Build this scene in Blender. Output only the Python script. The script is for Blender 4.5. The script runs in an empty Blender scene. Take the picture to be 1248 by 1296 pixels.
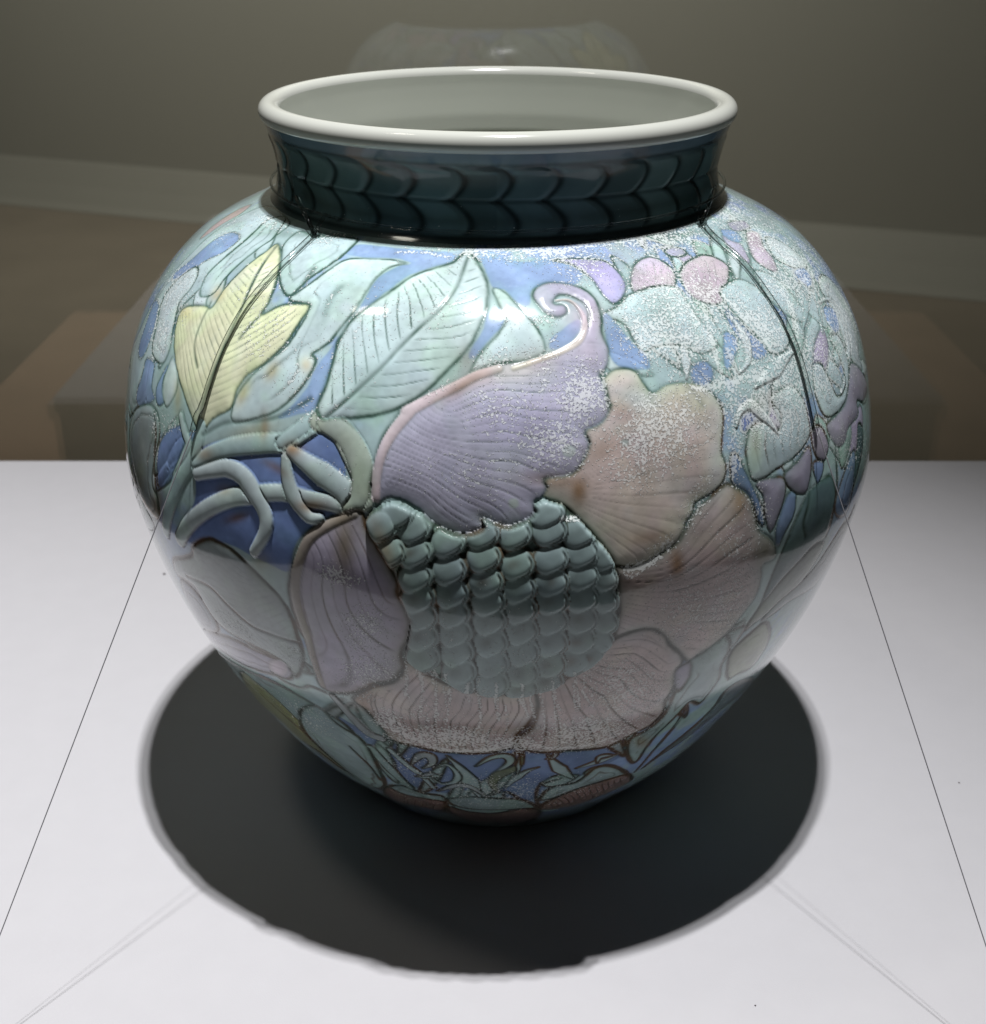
import bpy, bmesh, math, random
import numpy as np
from mathutils import Vector, Matrix

# ------------------------------------------------------------------ camera, world, light
sc = bpy.context.scene
C = sc.collection
U = 0.1                                   # 1 design unit (rim radius) = 10 cm
FPX, CX, CY = 1650.0, 630.0, 648.0        # photograph: focal length and principal point in pixels
CAM_D, CAM_H, PITCH = 5.7089, 3.9894, math.radians(25.511)

cam_data = bpy.data.cameras.new('camera')
cam = bpy.data.objects.new('camera', cam_data); C.objects.link(cam)
cam.location = (0, -CAM_D * U, CAM_H * U)
cam.rotation_euler = (math.pi / 2 - PITCH, 0, 0)
cam_data.sensor_fit = 'HORIZONTAL'; cam_data.sensor_width = 36.0
cam_data.lens = FPX / 1248 * 36.0
cam_data.shift_x = -6.0 / 1248
cam_data.dof.use_dof = True; cam_data.dof.focus_distance = 0.50; cam_data.dof.aperture_fstop = 18
cam_data.clip_start = 0.01; cam_data.clip_end = 60
sc.camera = cam

world = bpy.data.worlds.new('World'); sc.world = world; world.use_nodes = True
bg = world.node_tree.nodes['Background']
bg.inputs[0].default_value = (1.0, 0.97, 0.90, 1); bg.inputs[1].default_value = 0.010

sc.view_settings.view_transform = 'Standard'; sc.view_settings.look = 'None'
sc.view_settings.exposure = 0.0; sc.view_settings.gamma = 1.0
sc.view_settings.use_curve_mapping = False
sc.cycles.max_bounces = 8; sc.cycles.transparent_max_bounces = 12
sc.cycles.caustics_reflective = False; sc.cycles.caustics_refractive = False
sc.cycles.sample_clamp_indirect = 4.0
sc.cycles.use_denoising = True

def spot(name, loc, aim, power, size, blend, radius, col):
    l = bpy.data.lights.new(name, 'SPOT'); l.energy = power; l.color = col
    l.spot_size = math.radians(size); l.spot_blend = blend; l.shadow_soft_size = radius
    o = bpy.data.objects.new(name, l); C.objects.link(o)
    o.location = loc
    d = Vector(aim) - Vector(loc)
    o.rotation_euler = d.to_track_quat('-Z', 'Y').to_euler()
    return o
# a cluster of three ceiling lamps almost straight above the vase, and one weak lamp to the left
KEY = 448.0
for dx, dy in ((-0.065, -0.015), (0.01, 0.06), (0.07, -0.025)):
    spot('ceiling_spot_lamp', (0.16 + dx, -0.13 + dy, 4.2), (-0.44, -0.52, 0.0), KEY, 36, 1.0, 0.034, (0.99, 0.98, 1.0))
spot('gallery_spot_lamp', (-1.55, 0.15, 3.6), (0.0, 0.0, 0.1), 30, 60, 0.8, 0.22, (1.0, 0.93, 0.82))
spot('added_wall_light', (-1.0, 3.2, 3.2), (-0.6, 6.5, 0.8), 560, 150, 1.0, 0.1, (1.0, 0.97, 0.88))  # unseen lamp added to brighten the gallery wall

# ------------------------------------------------------------------ material helpers
def new_mat(name):
    m = bpy.data.materials.new(name); m.use_nodes = True
    nt = m.node_tree; b = nt.nodes['Principled BSDF']
    return m, nt, b
def node(nt, kind, **kw):
    n = nt.nodes.new(kind)
    for k, v in kw.items(): setattr(n, k, v)
    return n
def plain(name, col, rough=0.5, noise=0.06, scale=40, bump=0.0, bscale=300, spec=0.5):
    m, nt, b = new_mat(name)
    tc = node(nt, 'ShaderNodeTexCoord')
    n = node(nt, 'ShaderNodeTexNoise'); n.inputs['Scale'].default_value = scale; n.inputs['Detail'].default_value = 5
    nt.links.new(tc.outputs['Object'], n.inputs['Vector'])
    mx = node(nt, 'ShaderNodeMix', data_type='RGBA')
    mx.inputs[6].default_value = tuple(c * (1 - noise) for c in col) + (1,)
    mx.inputs[7].default_value = tuple(min(1, c * (1 + noise)) for c in col) + (1,)
    nt.links.new(n.outputs['Fac'], mx.inputs[0]); nt.links.new(mx.outputs[2], b.inputs['Base Color'])
    b.inputs['Roughness'].default_value = rough
    b.inputs['Specular IOR Level'].default_value = spec
    if bump:
        n2 = node(nt, 'ShaderNodeTexNoise'); n2.inputs['Scale'].default_value = bscale; n2.inputs['Detail'].default_value = 3
        nt.links.new(tc.outputs['Object'], n2.inputs['Vector'])
        bp = node(nt, 'ShaderNodeBump'); bp.inputs['Strength'].default_value = bump; bp.inputs['Distance'].default_value = 0.001
        nt.links.new(n2.outputs['Fac'], bp.inputs['Height']); nt.links.new(bp.outputs[0], b.inputs['Normal'])
    return m

def glaze_material():
    m, nt, b = new_mat('carved_glaze')
    L = nt.links.new
    tc = node(nt, 'ShaderNodeTexCoord')
    col = node(nt, 'ShaderNodeAttribute', attribute_name='glaze_colour')
    sn = node(nt, 'ShaderNodeAttribute', attribute_name='crystal')
    # crystals: clumped lichen-like specks; fine noise broken by a coarser one
    n1 = node(nt, 'ShaderNodeTexNoise'); n1.inputs['Scale'].default_value = 1080; n1.inputs['Detail'].default_value = 2.5
    n1.inputs['Roughness'].default_value = 0.5; n1.inputs['Distortion'].default_value = 0.35
    n2 = node(nt, 'ShaderNodeTexNoise'); n2.inputs['Scale'].default_value = 130; n2.inputs['Detail'].default_value = 3
    for n in (n1, n2): L(tc.outputs['Object'], n.inputs['Vector'])
    a = node(nt, 'ShaderNodeMath', operation='MULTIPLY'); a.inputs[1].default_value = 0.95; L(n1.outputs['Fac'], a.inputs[0])
    a2 = node(nt, 'ShaderNodeMath', operation='MULTIPLY_ADD'); a2.inputs[1].default_value = 0.20
    L(n2.outputs['Fac'], a2.inputs[0]); L(a.outputs[0], a2.inputs[2])
    a3 = node(nt, 'ShaderNodeMath', operation='MULTIPLY_ADD'); a3.inputs[1].default_value = 0.5
    pw = node(nt, 'ShaderNodeMath', operation='POWER'); pw.inputs[1].default_value = 0.6; L(sn.outputs['Fac'], pw.inputs[0]); L(pw.outputs[0], a3.inputs[0]); L(a2.outputs[0], a3.inputs[2])
    mr = node(nt, 'ShaderNodeMapRange', interpolation_type='SMOOTHSTEP')
    mr.inputs['From Min'].default_value = 0.925; mr.inputs['From Max'].default_value = 0.975
    L(a3.outputs[0], mr.inputs['Value'])
    # cloudy variation of the glaze
    n3 = node(nt, 'ShaderNodeTexNoise'); n3.inputs['Scale'].default_value = 55; n3.inputs['Detail'].default_value = 6
    L(tc.outputs['Object'], n3.inputs['Vector'])
    v = node(nt, 'ShaderNodeMapRange'); v.inputs['To Min'].default_value = 0.80; v.inputs['To Max'].default_value = 1.18
    v.inputs['From Min'].default_value = 0.25; v.inputs['From Max'].default_value = 0.75
    L(n3.outputs['Fac'], v.inputs['Value'])
    vm = node(nt, 'ShaderNodeVectorMath', operation='SCALE'); L(col.outputs['Color'], vm.inputs[0]); L(v.outputs[0], vm.inputs['Scale'])
    # crystal colour: mostly white, tinted by the glaze under it
    cw = node(nt, 'ShaderNodeMix', data_type='RGBA'); cw.inputs[0].default_value = 0.54
    L(vm.outputs[0], cw.inputs[6]); cw.inputs[7].default_value = (0.80, 0.84, 0.82, 1)
    mx = node(nt, 'ShaderNodeMix', data_type='RGBA')
    L(mr.outputs[0], mx.inputs[0]); L(vm.outputs[0], mx.inputs[6]); L(cw.outputs[2], mx.inputs[7])
    L(mx.outputs[2], b.inputs['Base Color'])
    rr = node(nt, 'ShaderNodeMapRange'); rr.inputs['To Min'].default_value = 0.22; rr.inputs['To Max'].default_value = 0.45
    L(mr.outputs[0], rr.inputs['Value']); L(rr.outputs[0], b.inputs['Roughness'])
    bp = node(nt, 'ShaderNodeBump'); bp.inputs['Strength'].default_value = 0.8; bp.inputs['Distance'].default_value = 0.0008
    L(mr.outputs[0], bp.inputs['Height'])
    n4 = node(nt, 'ShaderNodeTexNoise'); n4.inputs['Scale'].default_value = 90; n4.inputs['Detail'].default_value = 2
    L(tc.outputs['Object'], n4.inputs['Vector'])
    bp2 = node(nt, 'ShaderNodeBump'); bp2.inputs['Strength'].default_value = 0.10; bp2.inputs['Distance'].default_value = 0.002
    L(n4.outputs['Fac'], bp2.inputs['Height']); L(bp2.outputs[0], bp.inputs['Normal'])
    L(bp.outputs[0], b.inputs['Normal'])
    b.inputs['IOR'].default_value = 1.45; b.inputs['Specular IOR Level'].default_value = 0.10
    # thick clear glaze levels the carving: its own, smoother surface carries the mirror reflections
    sm = node(nt, 'ShaderNodeAttribute', attribute_name='glaze_normal')
    bc = node(nt, 'ShaderNodeBump'); bc.inputs['Strength'].default_value = 0.02; bc.inputs['Distance'].default_value = 0.002
    L(n4.outputs['Fac'], bc.inputs['Height']); L(sm.outputs['Vector'], bc.inputs['Normal']); L(bc.outputs[0], b.inputs['Coat Normal'])
    cwt = node(nt, 'ShaderNodeMapRange'); cwt.inputs['To Min'].default_value = 1.0; cwt.inputs['To Max'].default_value = 0.45
    L(mr.outputs[0], cwt.inputs['Value']); L(cwt.outputs[0], b.inputs['Coat Weight'])
    b.inputs['Coat Roughness'].default_value = 0.085; b.inputs['Coat IOR'].default_value = 1.45
    return m
GLAZE = glaze_material()

def clear_plastic():
    m, nt, b = new_mat('clear_plastic')
    nt.nodes.remove(b); L = nt.links.new
    out = nt.nodes['Material Output']
    lw = node(nt, 'ShaderNodeLayerWeight'); lw.inputs['Blend'].default_value = 0.45
    cr = node(nt, 'ShaderNodeMix', data_type='RGBA'); cr.inputs[6].default_value = (0.90, 0.92, 0.91, 1); cr.inputs[7].default_value = (0.62, 0.65, 0.64, 1)
    L(lw.outputs['Facing'], cr.inputs[0])
    tr = node(nt, 'ShaderNodeBsdfTransparent'); L(cr.outputs[2], tr.inputs[0])
    gl = node(nt, 'ShaderNodeBsdfGlossy'); gl.inputs['Roughness'].default_value = 0.09
    fr = node(nt, 'ShaderNodeFresnel'); fr.inputs['IOR'].default_value = 1.3
    fm = node(nt, 'ShaderNodeMath', operation='MULTIPLY'); fm.inputs[1].default_value = 0.8; L(fr.outputs[0], fm.inputs[0])
    mx = node(nt, 'ShaderNodeMixShader'); L(fm.outputs[0], mx.inputs[0]); L(tr.outputs[0], mx.inputs[1]); L(gl.outputs[0], mx.inputs[2])
    L(mx.outputs[0], out.inputs['Surface'])
    return m
def pane_glass():
    m, nt, b = new_mat('pane_glass')
    nt.nodes.remove(b)
    out = nt.nodes['Material Output']
    fr = node(nt, 'ShaderNodeFresnel'); fr.inputs['IOR'].default_value = 1.46
    tr = node(nt, 'ShaderNodeBsdfTransparent'); tr.inputs[0].default_value = (0.93, 0.95, 0.93, 1)
    gl = node(nt, 'ShaderNodeBsdfGlossy'); gl.inputs['Roughness'].default_value = 0.0; gl.inputs[0].default_value = (1, 1, 1, 1)
    mx = node(nt, 'ShaderNodeMixShader')
    nt.links.new(fr.outputs[0], mx.inputs[0]); nt.links.new(tr.outputs[0], mx.inputs[1]); nt.links.new(gl.outputs[0], mx.inputs[2])
    nt.links.new(mx.outputs[0], out.inputs['Surface'])
    return m

WHITE_TOP = plain('white_board', (0.405, 0.402, 0.412), 0.62, 0.03, 60, 0.06, 1500, 0.25)
WOOD = plain('brown_wood', (0.36, 0.22, 0.13), 0.5, 0.25, 8)
PORCELAIN = plain('white_porcelain', (0.50, 0.515, 0.465), 0.12, 0.05, 18)
INNER = plain('celadon_inner_glaze', (0.50, 0.53, 0.455), 0.16, 0.10, 9)
PLASTIC = clear_plastic()
THREAD = plain('nylon_thread', (0.16, 0.16, 0.17), 0.3, 0.1, 100)
PANE = pane_glass()

# ------------------------------------------------------------------ object helpers
def tag(o, label=None, cat=None, group=None, kind=None):
    if label: o['label'] = label
    if cat: o['category'] = cat
    if group: o['group'] = group
    if kind: o['kind'] = kind
    return o
def empty(name, loc=(0, 0, 0)):
    o = bpy.data.objects.new(name, None); C.objects.link(o); o.location = loc; o.empty_display_size = 0.02
    return o
def link_mesh(name, me, mat, parent=None):
    o = bpy.data.objects.new(name, me); C.objects.link(o)
    if mat and not me.materials: me.materials.append(mat)
    if parent: o.parent = parent
    return o
def box(name, lo, hi, mat, parent=None, bevel=0.0):
    bm = bmesh.new(); bmesh.ops.create_cube(bm, size=1)
    for v in bm.verts:
        for i in range(3): v.co[i] = lo[i] + (v.co[i] + 0.5) * (hi[i] - lo[i])
    if bevel: bmesh.ops.bevel(bm, geom=bm.edges[:], offset=bevel, segments=2, affect='EDGES')
    me = bpy.data.meshes.new(name); bm.to_mesh(me); bm.free()
    return link_mesh(name, me, mat, parent)
def tube(name, pts, rad, mat, parent=None, sides=10, closed=False):
    P = [Vector(p) for p in pts]; n = len(P); vs = []; fs = []
    up = Vector((0.31, 0.22, 0.92))
    for i, p in enumerate(P):
        a = P[(i - 1) % n] if closed else P[max(i - 1, 0)]
        b = P[(i + 1) % n] if closed else P[min(i + 1, n - 1)]
        d = (b - a).normalized(); x = d.cross(up).normalized(); y = d.cross(x)
        r = rad[i] if hasattr(rad, '__len__') else rad
        for k in range(sides):
            t = 2 * math.pi * k / sides
            vs.append(p + r * (math.cos(t) * x + math.sin(t) * y))
    m = n if closed else n - 1
    for i in range(m):
        j = (i + 1) % n
        for k in range(sides):
            l = (k + 1) % sides
            fs.append((i * sides + k, i * sides + l, j * sides + l, j * sides + k))
    if not closed:
        fs.append(tuple(range(sides))); fs.append(tuple(range((n - 1) * sides, n * sides))[::-1])
    me = bpy.data.meshes.new(name); me.from_pydata(vs, [], fs)
    bm = bmesh.new(); bm.from_mesh(me); bmesh.ops.recalc_face_normals(bm, faces=bm.faces[:]); bm.to_mesh(me); bm.free()
    me.polygons.foreach_set('use_smooth', [True] * len(me.polygons))
    return link_mesh(name, me, mat, parent)

# ------------------------------------------------------------------ setting
gf = box('gallery_floor', (-9, -4, -1.10), (9, 9.5, -1.00), plain('gallery_floor', (0.20, 0.168, 0.135), 0.6, 0.15, 3)); tag(gf, kind='structure')
gw = empty('gallery_wall', (0.4, 4.97, -1.0)); tag(gw, kind='structure')
box('wall_board', (-12, 0.0, 0.0), (12, 0.2, 5.0), plain('gallery_wall', (0.285, 0.272, 0.242), 0.8, 0.04, 1), gw)
me = bpy.data.meshes.new('skirting'); prof_ = [(-0.002, 0.002), (-0.002, 0.20), (-0.03, 0.195), (-0.10, 0.10), (-0.16, 0.03), (-0.20, 0.002)]
me.from_pydata([(x, y, z) for x in (-12, 12) for y, z in prof_], [], [(k, (k + 1) % 6, 6 + (k + 1) % 6, 6 + k) for k in range(6)] + [tuple(range(6)), tuple(range(11, 5, -1))])
link_mesh('skirting', me, plain('skirting_paint', (0.235, 0.224, 0.198), 0.7, 0.04, 2), gw)
gw.rotation_euler = (0, 0, math.radians(-21.56))

HB, HF, HX = 3.574 * U, -3.60 * U, 3.88 * U      # plinth back edge, front edge, half width
pl = empty('display_plinth', (0, 0, -0.95)); tag(pl, 'square white plinth under the round carved vase', 'plinth')
pt = box('top_board', (-HX, HF, 0.935), (HX, HB, 0.95), WHITE_TOP, pl, 0.0008)
pc = box('plinth_body', (-HX + 0.003, HF + 0.003, 0), (HX - 0.003, HB - 0.003, 0.934), WHITE_TOP, pl)
cb = empty('display_case', (0, 0, -0.97)); tag(cb, 'clear glass display case behind the vase, mirroring its shoulder', 'display case')
fl = box('base_board', (-0.60, -0.37, 0.80), (0.60, 0.47, 0.83), WOOD, cb)
GY = 4.19 * U
box('glass_pane', (-2.2, GY, 0.60), (2.2, GY + 0.008, 2.6), PANE, cb)

# ------------------------------------------------------------------ vase profile (units)
ZK = np.array([0, .12, .3, .55, .85, 1.15, 1.45, 1.75, 2.0, 2.25, 2.45, 2.6, 2.7, 2.77, 2.815])
RK = np.array([.80, .905, 1.068, 1.242, 1.411, 1.544, 1.638, 1.688, 1.662, 1.595, 1.489, 1.361, 1.224, 1.075, .975])
def spline(zk, rk, z):
    n = len(zk); h = np.diff(zk); A = np.eye(n); b = np.zeros(n)
    for i in range(1, n - 1):
        A[i, i - 1] = h[i - 1]; A[i, i] = 2 * (h[i - 1] + h[i]); A[i, i + 1] = h[i]
        b[i] = 3 * ((rk[i + 1] - rk[i]) / h[i] - (rk[i] - rk[i - 1]) / h[i - 1])
    c = np.linalg.solve(A, b); bb = np.diff(rk) / h - h * (2 * c[:-1] + c[1:]) / 3; d = np.diff(c) / (3 * h)
    i = np.clip(np.searchsorted(zk, z) - 1, 0, n - 2); t = z - zk[i]
    return rk[i] + t * (bb[i] + t * (c[i] + t * d[i]))
ZD = np.linspace(2.815, 0.0, 6000)
RD = spline(ZK, RK, ZD)
SD = np.r_[0, np.cumsum(np.hypot(np.diff(ZD), np.diff(RD)))]
TD = np.r_[0, np.cumsum(np.hypot(np.diff(ZD), np.diff(RD)) / ((RD[1:] + RD[:-1]) / 2))]   # conformal coordinate
TMAX = TD[-1]
cP, sP = math.cos(PITCH), math.sin(PITCH)
def project(x, y, z):
    yy = y + CAM_D; zz = z - CAM_H
    fw = yy * cP - zz * sP; up = yy * sP + zz * cP
    return CX + FPX * x / fw, CY - FPX * up / fw
def ray(u, v):
    dx = (u - CX) / FPX; dv = -(v - CY) / FPX
    d = np.array([dx, cP + dv * sP, -sP + dv * cP]); return d / np.linalg.norm(d)
def hit_plane(u, v, z=0.0):
    d = ray(u, v); t = (z - CAM_H) / d[2]
    return np.array([d[0] * t, d[1] * t - CAM_D, z])
TS = np.linspace(3.4, 8.5, 1700)
def hit_body(u, v, rfun=None, zlo=0.0, zhi=2.815):
    """first point of the smooth body on the line of sight; slides towards the axis if the pixel misses it"""
    for k in range(80):
        d = ray(u, v)
        x = d[0] * TS; y = d[1] * TS - CAM_D; z = CAM_H + d[2] * TS
        rr = np.interp(z, ZD[::-1], RD[::-1], left=-1, right=-1) if rfun is None else np.where((z > zlo) & (z < zhi), rfun(z), -1)
        ins = np.hypot(x, y) < rr
        if ins.any():
            i = int(np.argmax(ins)); a, b = TS[max(i - 1, 0)], TS[i]
            for _ in range(18):
                m = (a + b) / 2; X = d[0] * m; Y = d[1] * m - CAM_D; Z = CAM_H + d[2] * m
                R_ = np.interp(Z, ZD[::-1], RD[::-1], left=-1, right=-1) if rfun is None else (rfun(np.array([Z]))[0] if zlo < Z < zhi else -1)
                if math.hypot(X, Y) < R_: b = m
                else: a = m
            X = d[0] * b; Y = d[1] * b - CAM_D; Z = CAM_H + d[2] * b
            return X, Y, Z
        u += (CX - u) * 0.01; v += (600 - v) * 0.01
    raise ValueError('miss')
def to_surf(u, v):
    X, Y, Z = hit_body(u, v)
    return math.atan2(X, -Y), float(np.interp(Z, ZD[::-1], TD[::-1]))     # azimuth (0 = front), conformal depth

# ------------------------------------------------------------------ relief grid over the body
CELL = 0.0033
TH_F = np.arange(-1.80, 1.80 + CELL / 2, CELL); NF = len(TH_F)
TH_B = np.linspace(1.80, 2 * math.pi - 1.80, 232)[1:-1]
NT = int(TMAX / CELL) + 1
TT = np.linspace(0, TMAX, NT)
ZT = np.interp(TT, TD, ZD); RT = np.interp(TT, TD, RD)
# front fields, rows = t (top to foot), columns = azimuth
TH2, T2 = np.meshgrid(TH_F, TT)
R2 = np.repeat(RT[:, None], NF, 1)
PX, PY = project(R2 * np.sin(TH2), -R2 * np.cos(TH2), np.repeat(ZT[:, None], NF, 1))
Hh = np.zeros((NT, NF), np.float32)
COL = np.zeros((NT, NF, 3), np.float32)
GRV = np.zeros((NT, NF), np.float32)       # glaze pooled in cut lines
ID = np.zeros((NT, NF), np.int32)
CRY = np.zeros((NT, NF), np.float32)
PARTS = [('body', None)]                   # id -> (name, parent id)

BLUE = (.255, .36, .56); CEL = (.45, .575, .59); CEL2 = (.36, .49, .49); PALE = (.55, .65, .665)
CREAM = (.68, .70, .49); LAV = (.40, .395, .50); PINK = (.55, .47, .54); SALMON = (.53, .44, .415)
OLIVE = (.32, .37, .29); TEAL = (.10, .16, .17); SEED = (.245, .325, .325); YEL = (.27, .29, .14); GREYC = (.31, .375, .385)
SALM2 = (.51, .42, .405); LAV2 = (.37, .345, .44); DBLUE = (.17, .235, .38)  # lower-body copies, some of the shade there put into the colour
rng = np.random.RandomState(11)
def vnoise(freq):
    """smooth random field over the front grid, about freq bumps per radian"""
    gi = int(TMAX * freq) + 3; gj = int(3.7 * freq) + 3
    G_ = rng.rand(gi, gj).astype(np.float32)
    fi = TT * freq; fj = (TH_F - TH_F[0]) * freq
    i = fi.astype(int); j = fj.astype(int)
    u = fi - i; u = (u * u * (3 - 2 * u))[:, None]; v = fj - j; v = (v * v * (3 - 2 * v))[None]
    return (G_[i][:, j] * (1 - u) * (1 - v) + G_[i + 1][:, j] * u * (1 - v) + G_[i][:, j + 1] * (1 - u) * v + G_[i + 1][:, j + 1] * u * v).astype(np.float32)
VN_LO = 0.6 * vnoise(4) + 0.4 * vnoise(9)
VN_MID = 0.6 * vnoise(16) + 0.4 * vnoise(37)
VN_HI = 0.6 * vnoise(60) + 0.4 * vnoise(120)
def soft(x, a, b):
    t = np.clip((x - a) / (b - a), 0, 1); return t * t * (3 - 2 * t)
# ground glaze: celadon running into blue
gk = soft(0.55 * VN_LO + 0.45 * VN_MID, 0.48, 0.70)[..., None]
COL[:] = np.array(CEL2, np.float32) * (1 - gk) + np.array(BLUE, np.float32) * gk

CROP = dict(A=(150, 230, 4.16), B=(400, 230, 4.16), C=(650, 230, 4.16), E=(850, 230, 4.16), F=(150, 500, 4.16), G=(400, 500, 4.16),
            H=(650, 500, 4.16), I=(850, 500, 4.16), J=(180, 780, 4.16), K=(400, 780, 4.16), L=(650, 780, 4.16), S=(460, 620, 3.67),
            T=(900, 400, 5.673), V=(200, 640, 4.986), P=(0, 0, 1))
def px(*runs):
    """('A', (x,y), ...), ('B', ...) traced on enlargements -> photograph pixels"""
    out = []
    for r in runs:
        ox, oy, s = CROP[r[0]]
        out += [(ox + x / s, oy + y / s) for x, y in r[1:]]
    return out
def smooth(pts, closed, n=5):
    P = np.array(pts, float); N = len(P); out = []
    for i in range(N if closed else N - 1):
        if closed: p0, p1, p2, p3 = P[i - 1], P[i], P[(i + 1) % N], P[(i + 2) % N]
        else: p0, p1, p2, p3 = P[max(i - 1, 0)], P[i], P[i + 1], P[min(i + 2, N - 1)]
        for k in range(n):
            t = k / n
            out.append(0.5 * ((2 * p1) + (p2 - p0) * t + (2 * p0 - 5 * p1 + 4 * p2 - p3) * t * t + (3 * p1 - p0 - 3 * p2 + p3) * t ** 3))
    if not closed: out.append(P[-1])
    return np.array(out)
def surf_path(pts, closed=False, n=5):
    return smooth([to_surf(*p) for p in pts], closed, n)
def window(Q, pad):
    i0 = max(0, int((Q[:, 1].min() - pad) / TMAX * (NT - 1))); i1 = min(NT, int((Q[:, 1].max() + pad) / TMAX * (NT - 1)) + 2)
    j0 = max(0, int((Q[:, 0].min() - pad - TH_F[0]) / CELL)); j1 = min(NF, int((Q[:, 0].max() + pad - TH_F[0]) / CELL) + 2)
    return slice(i0, i1), slice(j0, j1)
def seg_dist(X, Y, Q, closed, want=False):
    """distance to polyline; with want also arc position (0..len), side"""
    D2 = np.full(X.shape, 1e9, np.float32); S = np.zeros(X.shape, np.float32); SG = np.zeros(X.shape, np.float32)
    n = len(Q); acc = 0.0
    for i in range(n if closed else n - 1):
        a = Q[i]; b = Q[(i + 1) % n]; d = b - a; L2 = d @ d
        if L2 < 1e-14: continue
        rx = X - a[0]; ry = Y - a[1]
        t = np.clip((rx * d[0] + ry * d[1]) / L2, 0, 1)
        q = (rx - t * d[0]) ** 2 + (ry - t * d[1]) ** 2
        m = q < D2
        if want:
            ln = math.sqrt(L2)
            S = np.where(m, acc + t * ln, S); SG = np.where(m, np.sign(rx * d[1] - ry * d[0]), SG); acc += ln
        D2 = np.where(m, q, D2)
    return (np.sqrt(D2), S, SG) if want else np.sqrt(D2)
def inside(X, Y, Q):
    ins = np.zeros(X.shape, bool); n = len(Q)
    for i in range(n):
        a = Q[i - 1]; b = Q[i]
        if a[1] == b[1]: continue
        c = ((a[1] > Y) != (b[1] > Y))
        xi = (b[0] - a[0]) * (Y - a[1]) / (b[1] - a[1]) + a[0]
        ins ^= c & (X < xi)
    return ins
def polysd(W, Q):
    """signed distance with a coarse pass away from the outline"""
    X = TH2[W].astype(np.float32); Y = T2[W].astype(np.float32)
    st = 3
    d = seg_dist(X[::st, ::st], Y[::st, ::st], Q, True); s = inside(X[::st, ::st], Y[::st, ::st], Q)
    sd = np.where(s, d, -d)
    # bilinear enlargement
    ni, nj = X.shape
    fi = np.minimum(np.arange(ni) / st, sd.shape[0] - 1.0001) if sd.shape[0] > 1 else np.zeros(ni)
    fj = np.minimum(np.arange(nj) / st, sd.shape[1] - 1.0001) if sd.shape[1] > 1 else np.zeros(nj)
    i = fi.astype(int); j = fj.astype(int); u = (fi - i)[:, None]; v = (fj - j)[None]
    i2 = np.minimum(i + 1, sd.shape[0] - 1); j2 = np.minimum(j + 1, sd.shape[1] - 1)
    out = (sd[i][:, j] * (1 - u) * (1 - v) + sd[i2][:, j] * u * (1 - v) + sd[i][:, j2] * (1 - u) * v + sd[i2][:, j2] * u * v)
    return out * R2[W] + 0.007 * (VN_MID[W] - 0.5) + 0.004 * (VN_HI[W] - 0.5)
def part_id(name, parent=None):
    PARTS.append((name, parent)); return len(PARTS) - 1
def ss(x, a, b):
    t = np.clip((x - a) / (b - a), 0, 1); return t * t * (3 - 2 * t)

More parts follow.
